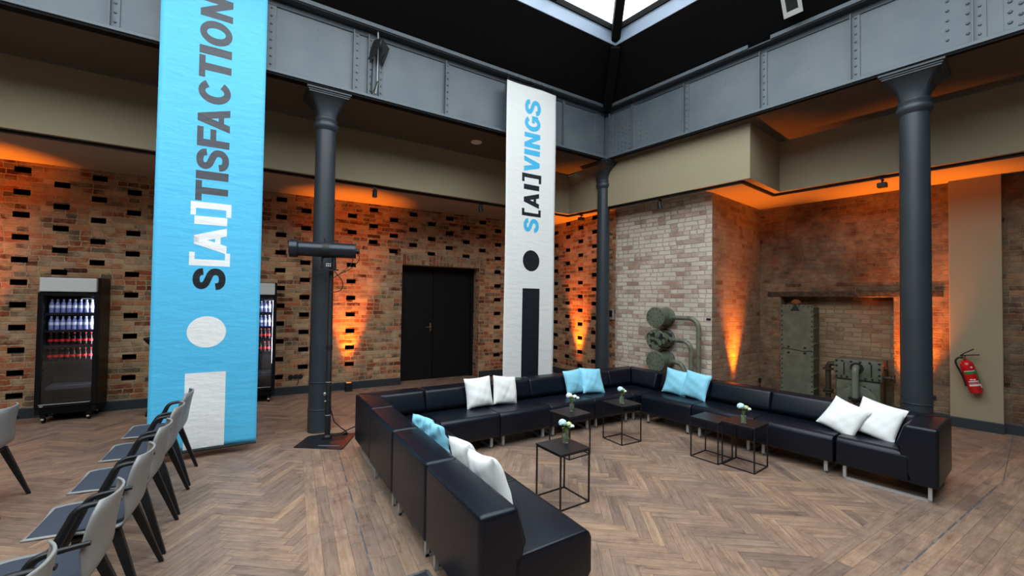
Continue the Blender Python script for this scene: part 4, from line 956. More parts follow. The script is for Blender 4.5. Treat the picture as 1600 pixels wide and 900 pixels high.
# ---------------------------------------------------------------- spotlight and stand
t = thing('lamp_stand', 'black floor stand with a flat steel base plate, before the left column', 'stand', (1.42, 5.05, 0))
bm = BM(); pts = [(1.087, 5.032), (1.10, 5.02), (1.47, 4.66), (1.50, 4.67), (1.775, 5.08), (1.77, 5.12), (1.50, 5.30), (1.30, 5.32)]
prism(bm, [(x - 1.42, y - 5.05, 0) for x, y in pts], (0, 0, 0.012), 0.003, 1); obj('base_plate', bm, mat('base_plate_black', rgb(26, 29, 33), 0.35), t)
px, py = 1.455 - 1.42, 5.10 - 5.05
bm = BM(); lathe(bm, [(0.030, 0.012), (0.030, 1.05), (0.026, 1.06), (0.0245, 2.02)], (px, py, 0), 16); obj('pole', bm, M_black, t, 30)
bm = BM(); lathe(bm, [(0.034, 1.03), (0.034, 1.09)], (px, py, 0), 16); obj('collar', bm, M_black, t, 30); bm = BM(); lathe(bm, [(0.05, 0.012), (0.05, 0.04), (0.034, 0.06)], (px, py, 0), 16); obj('collar', bm, M_black, t, 30)
bm = BM(); lathe(bm, [(0.0315, 0.66), (0.0315, 0.668)], (px, py, 0), 16); lathe(bm, [(0.0315, 0.28), (0.0315, 0.288)], (px, py, 0), 16); obj('cable_tie', bm, mat('tie_grey', rgb(150, 150, 150), 0.5), t, 30)
bm = BM(); blob(bm, (px - 0.045, py - 0.02, 0.53), 0.02, 1, 1, 1.3); blob(bm, (px - 0.04, py - 0.03, 0.45), 0.012); tube(bm, [(px - 0.03, py, 0.53), (px - 0.045, py - 0.02, 0.53)], 0.008, 6); obj('clamp_knob', bm, mat('knob_chrome', rgb(150, 155, 160), 0.25, metal=0.7), t, 40)
bm = BM(); box(bm, -0.10, 0.12, -0.24, -0.22, 0.012, 0.016); 
for v in bm.verts: v.co = Vector((v.co.x * 0.8 + v.co.y * -0.3 - 0.10, v.co.y * 0.9 - v.co.x * 0.65, v.co.z))
obj('plate_label', bm, mat('label_grey', rgb(120, 124, 126), 0.5), t)
bm = BM(); cpts = [(px + 0.03, py, 0.05)] + [(px + 0.13 + 0.09 * cos(a * 0.7), py + 0.02 + 0.05 * sin(a * 0.7), 0.02 + 0.003 * a) for a in range(10)] + [(px + 0.02, py + 0.03, 0.4), (px + 0.018, py + 0.03, 1.9)]
tube(bm, cpts, 0.006, 6, smooth=3); obj('cable', bm, M_black, t, 60)
# spotlight
right = rt.copy(); right.z = 0; right.normalize(); fw2 = fwd.copy(); fw2.z = 0; fw2.normalize()
ax = (-right * 0.93 - fw2 * 0.36).normalized(); cen = Vector((1.37, 5.05, 2.185))
t = thing('profile_spotlight', 'black cylindrical profile spotlight mounted on top of the floor stand', 'spotlight', cen)
M3 = Vector((0, 0, 1)).rotation_difference(ax).to_matrix()
M_spot = mat('spot_black_blue', rgb(28, 34, 44), 0.32)
bm = BM(); lathe(bm, [(0.086, -0.33), (0.086, -0.02), (0.078, -0.015), (0.078, 0.0), (0.083, 0.005), (0.083, 0.27), (0.10, 0.285), (0.10, 0.36), (0.092, 0.365), (0.088, 0.28), (0.07, 0.27)], (0, 0, 0), 32, False, M3); 
obj('barrel', bm, M_spot, t, 40)
bm = BM(); lathe(bm, [(0.087, -0.331), (0.087, -0.315)], (0, 0, 0), 24, True, M3); lathe(bm, [(0.03, -0.37), (0.03, -0.33)], (0, 0, 0), 12, True, M3); obj('rear_cap', bm, M_black, t, 40)
bm = BM(); lathe(bm, [(0.080, 0.275), (0.080, 0.279)], (0, 0, 0), 24, True, M3); obj('lens', bm, mat('lens_dark_glass', rgb(20, 34, 40), 0.08, spec=0.8), t)
bm = BM(); lathe(bm, [(0.091, -0.045), (0.093, -0.03), (0.091, 0.03)], (0, 0, 0), 28, True, M3)
for k in range(5): p = M3 @ Vector((0.095 * cos(1.0 + k * 0.35), 0.095 * sin(1.0 + k * 0.35), 0.02)); blob(bm, p, 0.012)
tube(bm, [(0, 0, 0.085), (-0.01, 0, 0.12), (-0.02, 0.0, 0.13)], 0.006, 6); obj('yoke_band', bm, M_black, t, 40)
pv = Vector((0.025, 0.07, 0)); 
bm = BM(); e = ax * 0.035
tube(bm, [ax * 0.03 + Vector((0, 0, -0.06)), ax * 0.03 + Vector((0, 0, -0.22))], 0.012, 8); tube(bm, [-ax * 0.09 + Vector((0, 0, -0.05)), -ax * 0.10 + Vector((0, 0, -0.22))], 0.024, 8); prism(bm, [ax * 0.07 + Vector((0, 0, -0.235)) + fw2 * 0.015, ax * 0.07 + Vector((0, 0, -0.235)) - fw2 * 0.015, -ax * 0.14 + Vector((0, 0, -0.235)) - fw2 * 0.015, -ax * 0.14 + Vector((0, 0, -0.235)) + fw2 * 0.015], (0, 0, 0.016)); obj('mounting_fork', bm, M_black, t, 40)
bm = BM()
for k in range(6): blob(bm, -ax * (0.03 + 0.02 * (k % 3)) + Vector((0, 0, -0.165 - 0.022 * (k // 3))) - fw2 * 0.03, 0.011)
obj('wing_nut', bm, mat('nut_steel', rgb(180, 180, 182), 0.25, metal=0.9), t, 40)
bm = BM(); s_ = [(-ax * 0.33 + Vector((0, 0, -0.01))), (-ax * 0.37 + Vector((0, 0, -0.09))), (-ax * 0.28 + Vector((0, 0, -0.2))), (-ax * 0.16 + Vector((0, 0, -0.27))), (-ax * 0.06 + Vector((0, 0, -0.34)))]
tube(bm, s_, 0.005, 6, smooth=6); tube(bm, [-ax * 0.30 + Vector((0, 0, -0.08)), -ax * 0.27 + Vector((0, 0, -0.17)), -ax * 0.12 + Vector((0, 0, -0.3))], 0.004, 6, smooth=5)
tube(bm, [-ax * 0.10 + Vector((0, 0, -0.24)), -ax * 0.19 + Vector((0, 0, -0.36)), -ax * 0.17 + Vector((0, 0, -0.46)), -ax * 0.05 + Vector((0, 0, -0.49))], 0.006, 6, smooth=6)
tube(bm, [ax * 0.0 + Vector((0, 0, -0.25)) - fw2 * 0.03, ax * 0.10 + Vector((0, 0, -0.30)) - fw2 * 0.03, ax * 0.09 + Vector((0, 0, -0.37)) - fw2 * 0.03, ax * 0.01 + Vector((0, 0, -0.39)) - fw2 * 0.03, -ax * 0.04 + Vector((0, 0, -0.33)) - fw2 * 0.03], 0.004, 6, smooth=6); obj('cable', bm, M_black, t, 60)

# ---------------------------------------------------------------- drinks fridges and bottles
M_fr = mat('fridge_black', rgb(12, 12, 13), 0.4, spec=0.3); M_frs = mat('fridge_silver_header', rgb(206, 207, 204), 0.4); M_in = mat('fridge_inner_dark', rgb(14, 18, 26), 0.5)
M_led = mat('fridge_led', (1, 1, 1, 1), 0.5, emit=(0.84, 0.86, 1.0, 1), estr=75.0)
FW, FD, FZ0, FZ1 = 0.57, 0.44, 0.115, 1.855
fr_ang = math.atan2(dA.y, dA.x)
def fridge(label, s_left):
    o_ = A0 + dA * s_left + nA * 0.02
    t = thing('drinks_fridge', label, 'fridge', o_, fr_ang, 'glass-door drinks fridges')
    # local: x along the wall, y away from the camera is +; front at y=-FD
    f_ = -FD
    bm = BM(); box(bm, 0, 0.035, f_ + 0.05, 0, FZ0, FZ1, 0.006, 1); box(bm, FW - 0.035, FW, f_ + 0.05, 0, FZ0, FZ1, 0.006, 1); box(bm, 0.03, FW - 0.03, -0.03, 0, FZ0, FZ1); box(bm, 0.03, FW - 0.03, f_ + 0.05, -0.02, 1.64, FZ1, 0.004, 1); box(bm, 0.03, FW - 0.03, f_ + 0.05, -0.02, FZ0, 0.20, 0.004, 1); obj('cabinet', bm, M_fr, t)
    bm = BM(); box(bm, 0.035, FW - 0.035, -0.034, -0.031, 0.2, 1.64); box(bm, 0.036, 0.039, f_ + 0.06, -0.034, 0.2, 1.64)
    for k in range(34): box(bm, 0.039, 0.052, -0.36, -0.345, 0.42 + 0.034 * k, 0.435 + 0.034 * k)
    obj('inner_liner', bm, M_in, t)
    bm = BM(); box(bm, 0.01, FW - 0.03, f_ - 0.005, f_ + 0.06, 1.665, 1.845, 0.012, 2); obj('header_panel', bm, M_frs, t)
    bm = BM()
    for a in ((0.0, 0.05, 0.20, 1.655), (FW - 0.05, FW, 0.20, 1.655), (0.05, FW - 0.05, 0.20, 0.245), (0.05, FW - 0.05, 1.61, 1.655)): box(bm, a[0], a[1], f_, f_ + 0.045, a[2], a[3], 0.004, 1)
    d = obj('door', bm, M_fr, t)
    bm = BM(); box(bm, 0.05, FW - 0.05, f_ + 0.018, f_ + 0.024, 0.245, 1.61); obj('door_glass', bm, M_door_glass, d)
    bm = BM(); box(bm, FW - 0.17, FW - 0.07, f_ - 0.001, f_ + 0.002, 1.575, 1.585); obj('door_badge', bm, mat('badge_silver', rgb(170, 172, 176), 0.3), d)
    bm = BM(); box(bm, 0.04, FW - 0.06, f_ - 0.006, f_ + 0.006, 0.238, 0.246); obj('door_sill', bm, M_stl, d)
    bm = BM(); box(bm, 0.0, FW, f_ + 0.02, f_ + 0.05, FZ0, 0.195, 0.003, 1)
    for k in range(5): box(bm, 0.04, FW - 0.04, f_ + 0.012, f_ + 0.02, 0.125 + 0.013 * k, 0.130 + 0.013 * k)
    obj('kick_grille', bm, M_fr, t)
    bm = BM(); lathe(bm, [(0.020, 0), (0.017, 0.004)], (0.065, f_ + 0.02, 0.225), 16, True, Matrix.Rotation(pi / 2, 3, 'X')); 
    for v in bm.verts: v.co.z = 0.222 + (v.co.z - 0.225) * 0.45; v.co.y -= 0.018
    obj('oval_badge', bm, mat('badge_silver', rgb(170, 172, 176), 0.3), t)
    for z in SHELF:
        bm = BM(); box(bm, 0.04, FW - 0.04, -0.36, -0.05, z - 0.010, z - 0.002); box(bm, 0.04, FW - 0.04, -0.372, -0.36, z - 0.022, z + 0.012); obj('shelf', bm, mat('shelf_wire_grey', rgb(30, 31, 36), 0.4), t)
    bm = BM(); box(bm, FW - 0.050, FW - 0.040, -0.375, -0.36, 0.6, 1.58); obj('light_strip', bm, M_led, t)
    bm = BM(); box(bm, 0.06, FW - 0.06, -0.34, -0.1, 0.40, 0.46, 0.01, 1); obj('bottom_tray', bm, mat('tray_grey', rgb(56, 60, 64), 0.5), t)
    for x in (0.075, FW - 0.075):
        for y in (f_ + 0.06, -0.06):
            bm = BM(); lathe(bm, [(0.032, -0.012), (0.032, 0.012)], (x, y, 0.034), 16, True, Matrix.Rotation(pi / 2, 3, 'Y')); box(bm, x - 0.028, x + 0.028, y - 0.03, y + 0.03, 0.07, FZ0, 0.004, 1); c = obj('caster', bm, M_fr, t)
            bm = BM(); blob(bm, (x - 0.005, y - 0.028, 0.05), 0.017, 1.1, 0.7, 0.8); obj('brake_lever', bm, M_stl, c, 50)
    return t, o_
SHELF = [0.765, 0.965, 1.165, 1.385]
M_wb = mat('water_bottle_blue_plastic', rgb(168, 172, 232), 0.15, trans=0.35); M_wl = mat('label_white_paper', rgb(225, 228, 240), 0.5); M_cap = mat('bottle_cap_white', rgb(210, 214, 235), 0.4)
M_cb = mat('cola_bottle_dark', rgb(32, 14, 14), 0.1); M_cl = mat('label_red', rgb(214, 36, 38), 0.45); M_cc = mat('cap_red', rgb(190, 30, 34), 0.4)
def bottle(kind, label, group):
    t = thing('water_bottle' if kind == 'w' else 'cola_bottle', label, 'bottle', (0, 0, 0), 0, group)
    k = 0.024
    if kind == 'w': prof = [(k * 0.85, 0), (k, 0.006), (k, 0.05), (k * 0.93, 0.06), (k, 0.07), (k, 0.115), (k * 0.85, 0.135), (k * 0.45, 0.158), (k * 0.42, 0.170)]
    else: prof = [(k * 0.85, 0), (k * 0.95, 0.006), (k * 0.88, 0.035), (k, 0.065), (k * 0.98, 0.085), (k * 0.8, 0.11), (k * 0.5, 0.14), (k * 0.4, 0.160)]
    bm = BM(); lathe(bm, prof, seg=12); obj('bottle_body', bm, M_wb if kind == 'w' else M_cb, t, 40)
    bm = BM(); z0, z1_ = (0.072, 0.108) if kind == 'w' else (0.060, 0.090); lathe(bm, [(k * 1.03, z0), (k * 1.03, z1_)], seg=12, cap=False); obj('label_band', bm, M_wl if kind == 'w' else M_cl, t, 40)
    bm = BM(); z0 = 0.168 if kind == 'w' else 0.158; lathe(bm, [(k * 0.5, z0), (k * 0.5, z0 + 0.016)], seg=10); obj('cap', bm, M_cap if kind == 'w' else M_cc, t, 40)
    return t
first = {}
def stock(o_, which, xs):
    rows = [('w', 1.385, 'top shelf'), ('w', 1.165, 'second shelf'), ('c', 0.965, 'third shelf'), ('c', 0.765, 'lowest stocked shelf')]
    for kind, z, sh in rows:
        for yy in (-0.315,):
            for x in xs:
                p = o_ + dA * x + Vector((-dA.y, dA.x, 0)) * yy
                k_ = xs.index(x); od = ['leftmost', 'second from left', 'third from left', 'fourth from left', 'fourth from right', 'third from right', 'second from right', 'rightmost'][k_]
                nm = ('water bottle' if kind == 'w' else 'dark cola bottle') + ', %s on the %s, %s' % (od, sh, which)
                gp = ('water bottles' if kind == 'w' else 'cola bottles') + ' on the %s of the %s' % (sh, which)
                if kind not in first:
                    b = bottle(kind, nm, gp); b.location = (p.x, p.y, z - 0.002); first[kind] = b
                else: dup(first[kind], (p.x, p.y, z - 0.002), 0, nm, gp)
f1, o1 = fridge('tall black glass-door drinks fridge at the left wall, fully visible', 0.352); stock(o1, 'left fridge', [0.09 + 0.0545 * k for k in range(8)])
f2, o2 = fridge('tall black glass-door drinks fridge half hidden behind the blue banner', 2.395); stock(o2, 'fridge behind the blue banner', [0.09 + 0.0545 * k for k in range(8)])

# ---------------------------------------------------------------- bistro table behind the blue banner
t = thing('cocktail_table', 'standing table in a black stretch cover, mostly hidden behind the blue banner', 'table', (0.08, 7.52, 0))
bm = BM(); lathe(bm, [(0.30, 0.0), (0.27, 0.1), (0.20, 0.35), (0.155, 0.6), (0.18, 0.78), (0.25, 0.93), (0.315, 1.0), (0.33, 1.03)], seg=40)
for v in bm.verts:
    if v.co.z < 0.15: a = math.atan2(v.co.y, v.co.x); f_ = 0.78 + 0.22 * abs(cos(2 * a)) ** 2; v.co.x *= f_; v.co.y *= f_
M_str = mat('stretch_cover_black', rgb(14, 15, 20), 0.6)
obj('stretch_cover', bm, M_str, t, 60); bm = BM(); lathe(bm, [(0.335, 1.028), (0.34, 1.04), (0.335, 1.052)], seg=40); obj('tabletop', bm, M_str, t, 40)

# ---------------------------------------------------------------- fire extinguisher
def extinguisher():
    t = thing('fire_extinguisher', 'red fire extinguisher hung askew on the beige pilaster', 'fire extinguisher', (8.255, 0.400, 0.50))
    T = Matrix.Rotation(radians(-14), 3, 'X')   # tilt in the wall plane
    tl = lambda p: T @ Vector(p)
    r_ = 0.068
    M_r = mat('extinguisher_red', rgb(196, 26, 28), 0.25, coat=0.3)
    bm = BM(); lathe(bm, [(0.03, -0.005), (r_ * 0.85, 0.006), (r_, 0.035), (r_, 0.365), (r_ * 0.92, 0.395), (r_ * 0.6, 0.42), (0.024, 0.43), (0.022, 0.445)], seg=32)
    for v in bm.verts: v.co = T @ v.co
    obj('cylinder', bm, M_r, t, 40)
    def band(z0, z1, a0, a1, m, nm, lift=0.0012):
        bm = BM(); n = 16; vv = []
        for z in (z0, z1): vv.append([bm.verts.new(T @ Vector(((r_ + lift) * cos(radians(a0 + (a1 - a0) * i / n)), (r_ + lift) * sin(radians(a0 + (a1 - a0) * i / n)), z))) for i in range(n + 1)])
        for i in range(n): bm.faces.new((vv[0][i], vv[0][i + 1], vv[1][i + 1], vv[1][i]))
        obj(nm, bm, m, t, 60)
    Mw = mat('ext_white', rgb(220, 218, 210), 0.4); Mg = mat('ext_green', rgb(36, 128, 58), 0.4); Mp = mat('ext_pink_band', rgb(190, 90, 110), 0.4)
    # camera sees the side facing -x (180 deg) slightly from -y
    band(0.288, 0.296, 140, 235, Mw, 'label_band'); band(0.255, 0.288, 140, 262, Mg, 'label_band'); band(0.12, 0.255, 236, 262, Mg, 'label_band', 0.0014)
    band(0.152, 0.164, 150, 236, Mw, 'label_band'); band(0.125, 0.150, 150, 236, Mp, 'label_band'); band(0.098, 0.122, 146, 236, Mw, 'label_band'); band(0.072, 0.12, 236, 258, Mw, 'label_band', 0.0016)
    band(0.176, 0.190, 166, 190, Mw, 'label_band'); band(0.172, 0.187, 194, 212, Mw, 'label_band'); band(0.33, 0.35, 205, 222, Mw, 'label_band')
    bm = BM(); lathe(bm, [(0.017, 0.44), (0.017, 0.475), (0.022, 0.478), (0.022, 0.49)], seg=14); box(bm, -0.05, -0.015, -0.01, 0.01, 0.452, 0.468)
    for v in bm.verts: v.co = T @ v.co
    obj('valve', bm, mat('brass_valve', rgb(170, 150, 120), 0.3, metal=0.8), t, 40)
    bm = BM(); 
    for q in ([(0, 0.03, 0.492), (-0.005, 0.0, 0.498), (-0.02, -0.15, 0.485)], [(0, 0.03, 0.497), (-0.005, -0.02, 0.525), (-0.02, -0.115, 0.565)]): tube(bm, [tl(p) for p in q], 0.0075, 6, rx=1.3)
    obj('lever', bm, M_black, t, 40)
    bm = BM(); tube(bm, [tl(p) for p in ((-0.012, 0.01, 0.465), (-0.03, 0.05, 0.475), (-0.035, 0.085, 0.44), (-0.03, 0.09, 0.38), (-0.025, 0.077, 0.28), (-0.02, 0.070, 0.18), (-0.02, 0.074, 0.10))], 0.011, 10, smooth=5); obj('hose', bm, M_black, t, 60)
    bm = BM(); box(bm, 0.055, 0.094, 0.060, 0.110, 0.31, 0.36, 0.004, 1); obj('wall_bracket', bm, M_black, t)
extinguisher()

# ---------------------------------------------------------------- old machine parts
def tank(label, z, pipe_y, m, drop):
    t = thing('pressure_tank', label, 'tank', (PX, 3.84, z), 0, 'green pressure tanks on the pier')
    My = Matrix.Rotation(-pi / 2, 3, 'Y'); R_ = 0.163
    bm = BM(); lathe(bm, [(R_ * 0.94, 0.002), (R_ * 0.94, 0.02), (R_ * 1.0, 0.03), (R_ * 1.0, 0.06), (R_ * 0.93, 0.07), (R_ * 0.93, 0.30), (R_ * 1.0, 0.31), (R_, 0.335)], (0, 0, 0), 36, True, My); obj('drum', bm, m, t, 35)
    bm = BM(); lathe(bm, [(R_ * 1.01, 0.335), (R_ * 1.03, 0.34), (R_ * 1.03, 0.358), (R_ * 1.0, 0.362)], (0, 0, 0), 36, True, My); lid = obj('end_cover', bm, m, t, 35)
    bm = BM()
    for k in range(12): a = 2 * pi * k / 12 + 0.2; rivet(bm, (-0.36, R_ * 0.86 * cos(a), R_ * 0.86 * sin(a)), (-1, 0, 0), 0.010)
    for k in range(6): a = 2 * pi * k / 6; rivet(bm, (-0.36, R_ * 0.45 * cos(a), R_ * 0.45 * sin(a)), (-1, 0, 0), 0.009)
    obj('bolt_ring', bm, M_bolt, lid)
    xx = -0.13; y0 = -R_ * 0.85; dy = pipe_y - 3.84
    bm = BM(); Mz = Matrix.Rotation(pi / 2, 3, 'X'); lathe(bm, [(0.055, 0), (0.055, 0.03), (0.036, 0.04), (0.036, 0.09)], (xx, y0, 0.0), 18, True, Mz); obj('pipe_flange', bm, m, t, 40)
    pts = [Vector((xx, y0 - 0.05, 0.0))]; rad = min(0.16, abs(dy) - abs(y0) - 0.02)
    for k in range(9): a = pi / 2 * k / 8; pts.append(Vector((xx, dy + rad - rad * sin(a), -rad + rad * cos(a))))
    pts.append(Vector((xx, dy, -z + 0.02)))
    bm = BM(); tube(bm, pts, 0.036, 16); obj('pipe', bm, M_greenp, t, 60)
    bm = BM(); lathe(bm, [(0.055, 0.0), (0.055, 0.02)], (xx, dy, -z + 0.0), 16); obj('floor_flange', bm, M_greenp, t, 40)
    return t
tank('topmost of three round green tanks on the whitewashed pier, with the longest bent pipe', 1.385, 3.225, M_green, 0)
tank('middle green tank on the whitewashed pier, with badly chipped paint', 1.020, 3.345, M_green_d, 0)
tank('lowest green tank on the whitewashed pier, just above the sofa back', 0.660, 3.455, M_green, 0)

# tall riveted plate tank in the niche
t = thing('riveted_tank_panel', 'tall green riveted iron panel standing in the brick niche', 'machine part', (8.30, 2.455, 0))
bm = BM(); box(bm, 0, 0.02, -0.24, 0.24, 0.06, 1.62, 0.004, 1); p1 = obj('front_plate', bm, M_green, t)
bm = BM()
for k in range(19):
    for y in (-0.218, 0.218): rivet(bm, (0, y, 0.10 + k * 0.083), (-1, 0, 0), 0.013)
for k in range(6): rivet(bm, (0, -0.17 + 0.068 * k, 1.595), (-1, 0, 0), 0.011); rivet(bm, (0, -0.17 + 0.068 * k, 0.09), (-1, 0, 0), 0.011)
for y, z in ((-0.12, 0.90), (-0.12, 0.81), (0.12, 0.90), (0.12, 0.80)): rivet(bm, (0, y, z), (-1, 0, 0), 0.022)
obj('rivet_row', bm, M_bolt, p1)
bm = BM(); tube(bm, [(-0.004, 0.22, 0.875), (-0.004, 0.1, 0.865), (-0.004, 0.0, 0.855), (-0.004, -0.1, 0.84), (-0.004, -0.22, 0.86)], 0.006, 6); obj('seam', bm, M_bolt, p1)
bm = BM(); box(bm, 0.02, 0.40, 0.20, 0.215, 0.06, 1.60); box(bm, 0.02, 0.40, -0.215, -0.20, 0.06, 1.58)
for k in range(6): box(bm, 0.02, 0.24, -0.26, -0.21, 0.22 + k * 0.25, 0.235 + k * 0.25)
box(bm, 0.02, 0.40, -0.2, 0.2, 0.0, 0.07); obj('side_rib', bm, M_green, t)
bm = BM(); blob(bm, (0.05, 0.02, 1.66), 0.07, 1, 1.1, 0.8, 12, 8); lathe(bm, [(0.05, 1.60), (0.05, 1.63)], (0.05, 0.02, 0), 14); obj('top_knob', bm, M_rust, t, 50)
bm = BM(); lathe(bm, [(0.085, 0), (0.085, 0.005)], (-0.001, 0.02, 1.56), 3, True, Matrix.Rotation(-pi / 2, 3, 'Y')); obj('rust_stain_plate', bm, M_bolt, p1)

# valve box machine
t = thing('valve_chest', 'green cast-iron valve chest with bolts and a front pipe, before the brick niche', 'machine part', (8.10, 1.60, 0))
bm = BM(); box(bm, 0.02, 0.42, -0.255, 0.265, 0.0, 0.50, 0.012, 2); obj('lower_body', bm, M_green, t, 40)
bm = BM(); box(bm, 0.0, 0.46, -0.28, 0.29, 0.50, 0.80, 0.014, 2); up_ = obj('upper_body', bm, M_green, t, 40)
bm = BM()
for y in (-0.25, -0.14, -0.03, 0.08, 0.19, 0.26): rivet(bm, (0, y, 0.77), (-1, 0, 0), 0.019)
for y in (-0.25, -0.17, -0.09, 0.13, 0.2, 0.26): rivet(bm, (0, y, 0.53), (-1, 0, 0), 0.017)
for z in (0.60, 0.69): rivet(bm, (0, -0.25, z), (-1, 0, 0), 0.019); rivet(bm, (0, 0.26, z), (-1, 0, 0), 0.019)
for k in range(9): a = radians(10 + 20 * k); rivet(bm, (0.02, 0.21 * cos(a), 0.17 + 0.25 * sin(a)), (-1, 0, 0), 0.018)
obj('bolt_ring', bm, M_bolt, up_)
bm = BM()
for y in (-0.16, 0.165): box(bm, -0.008, 0.002, y - 0.008, y + 0.008, 0.56, 0.75)
box(bm, -0.004, 0.01, -0.28, 0.29, 0.497, 0.507); obj('seam_groove', bm, M_bolt, up_)
bm = BM(); lathe(bm, [(0.24, 0), (0.24, 0.02), (0.22, 0.03)], (0.02, 0.0, 0.17), 32, True, Matrix.Rotation(-pi / 2, 3, 'Y')); obj('round_cover', bm, M_green, t, 40)
bm = BM(); tube(bm, [(0.0, 0.01, 0.68), (-0.05, 0.01, 0.69), (-0.09, 0.01, 0.655), (-0.095, 0.01, 0.56), (-0.095, 0.01, 0.24)], 0.045, 16, smooth=4); pp = obj('front_pipe', bm, mat('pipe_grey_green', rgb(112, 122, 108), 0.35), t, 60)
bm = BM(); lathe(bm, [(0.085, 0), (0.085, 0.025)], (-0.095, 0.01, 0.22), 16)
for k in range(4): a = pi / 4 + pi / 2 * k; rivet(bm, (-0.095 + 0.066 * cos(a), 0.01 + 0.066 * sin(a), 0.245), (0, 0, 1), 0.014)
tube(bm, [(-0.095, 0.01, 0.22), (-0.095, 0.01, 0.0)], 0.045, 14); obj('pipe_flange', bm, M_bolt, pp, 40); bm = BM(); lathe(bm, [(0.082, 0), (0.082, 0.02)], (0.002, 0.01, 0.68), 16, True, Matrix.Rotation(-pi / 2, 3, 'Y'))
for k in range(4): a = pi / 4 + pi / 2 * k; rivet(bm, (-0.02, 0.01 + 0.068 * cos(a), 0.68 + 0.068 * sin(a)), (-1, 0, 0), 0.014)
obj('pipe_flange', bm, M_bolt, pp, 40)
bm = BM(); tube(bm, [(0.10, 0.28, 0.70), (0.10, 0.35, 0.70), (0.10, 0.385, 0.665), (0.10, 0.39, 0.60), (0.10, 0.39, 0.0)], 0.037, 14, smooth=4); lathe(bm, [(0.07, 0.60), (0.07, 0.625)], (0.10, 0.39, 0), 16); lathe(bm, [(0.07, 0.27), (0.07, 0.295)], (0.10, 0.39, 0), 16); lathe(bm, [(0.07, 0.23), (0.07, 0.255)], (0.10, 0.39, 0), 16); obj('side_pipe', bm, M_iron, t, 40)
bm = BM(); tube(bm, [(0.15, -0.28, 0.56), (0.15, -0.40, 0.56)], 0.026, 12); lathe(bm, [(0.05, 0), (0.05, 0.015)], (0.15, -0.345, 0.56), 14, True, Matrix.Rotation(pi / 2, 3, 'X')); lathe(bm, [(0.05, 0), (0.05, 0.012)], (0.15, -0.38, 0.56), 14, True, Matrix.Rotation(pi / 2, 3, 'X')); tube(bm, [(0.15, -0.40, 0.50), (0.15, -0.40, 0.62)], 0.012, 8); tube(bm, [(0.10, -0.40, 0.56), (0.20, -0.40, 0.56)], 0.010, 8); obj('side_valve', bm, M_iron, t, 40); bm = BM(); blob(bm, (0.16, -0.29, 0.69), 0.035); obj('side_cap', bm, M_iron, t, 40)

# ---------------------------------------------------------------- track lighting
def trackrail(name, label, p, q):
    bm = BM(); p = Vector(p); q = Vector(q); d = (q - p).normalized(); s_ = Vector((-d.y, d.x, 0)) * 0.018
    prism(bm, [p - s_ + Vector((0, 0, -0.036)), p + s_ + Vector((0, 0, -0.036)), p + s_, p - s_], q - p); o = obj(name, bm, M_black); tag(o, label, 'lighting track'); return o
TZ = ZS
nLi = -nL
a0 = FA0 + nLi * 0.07; a1 = FA1 + Vector((0.07, 0.09, 0))
P_ = lambda v: Vector((v[0], v[1], TZ))
trackrail('lighting_track', 'long black ceiling track along the left fascia above the perforated brick wall', P_(a0), P_(a1)); trackrail('lighting_track', 'black ceiling track along the pale fascia above the whitewashed pier', P_(a1), P_((6.24, 2.50, 0)))
trackrail('lighting_track', 'short black ceiling track crossing the orange soffit corner', P_((6.24, 2.50, 0)), P_((7.37, 2.49, 0))); trackrail('lighting_track', 'black ceiling track above the extinguisher, behind the right column', P_((7.37, 2.49, 0)), P_((7.37, -9.0, 0)))
def trackspot(x, y, aim, label, box_=False):
    t = thing('track_spotlight', label, 'spotlight', (x, y, TZ - 0.036), 0, 'black track spotlights')
    bm = BM(); box(bm, -0.05, 0.05, -0.012, 0.012, -0.02, 0.0, 0.002, 1); tube(bm, [(0, 0, -0.02), (0, 0, -0.05)], 0.010, 8); obj('adapter', bm, M_black, t)
    ax_ = Vector(aim).normalized(); Mr = Vector((0, 0, 1)).rotation_difference(ax_).to_matrix()
    bm = BM()
    if box_: 
        box(bm, -0.05, 0.05, -0.05, 0.05, -0.03, 0.03, 0.006, 1)
        for v in bm.verts: v.co = v.co + Vector((0, 0, -0.085))
    else: lathe(bm, [(0.022, -0.07), (0.032, -0.05), (0.036, 0.05)], Vector((0, 0, -0.10)), 18, True, Mr)
    h = obj('lamp_head', bm, M_black, t, 40)
    bm = BM(); lathe(bm, [(0.028, 0.051), (0.028, 0.053)], Vector((0, 0, -0.10)), 16, True, Mr)
    if not box_: obj('lens', bm, mat('spot_lens', rgb(120, 110, 100), 0.2), h)
    else: bm.free()
trackspot(2.40, 6.22 + 0.05, (-0.1, -0.2, -1), 'black track spotlight over the orange glow, right of the left column')
trackspot(4.23, 6.06, (0.1, -0.1, -1), 'dim black track spotlight left of the white banner')
trackspot(6.25, 5.50, (0.6, 0.1, -0.6), 'black track spotlight right of the white banner, by the corner column', True)
trackspot(6.26, 3.80, (0.1, -0.1, -1), 'black track spotlight on the pale fascia above the whitewashed pier')
trackspot(7.38, 1.19, (0.6, 0.2, -0.5), 'black box-shaped track spotlight between the pier and the right column', True)
t = thing('ceiling_disc', 'round pale disc set in the ceiling left of the white banner', 'ceiling fixture', (3.724, 5.483, ZU))
bm = BM(); lathe(bm, [(0.085, -0.008), (0.09, 0.0)], seg=28); obj('rim', bm, mat('disc_pale', rgb(225, 215, 200), 0.6), t, 40); bm = BM(); lathe(bm, [(0.05, -0.011), (0.052, -0.008)], seg=24); obj('cover', bm, mat('disc_pale', rgb(225, 215, 200), 0.6), t, 40)

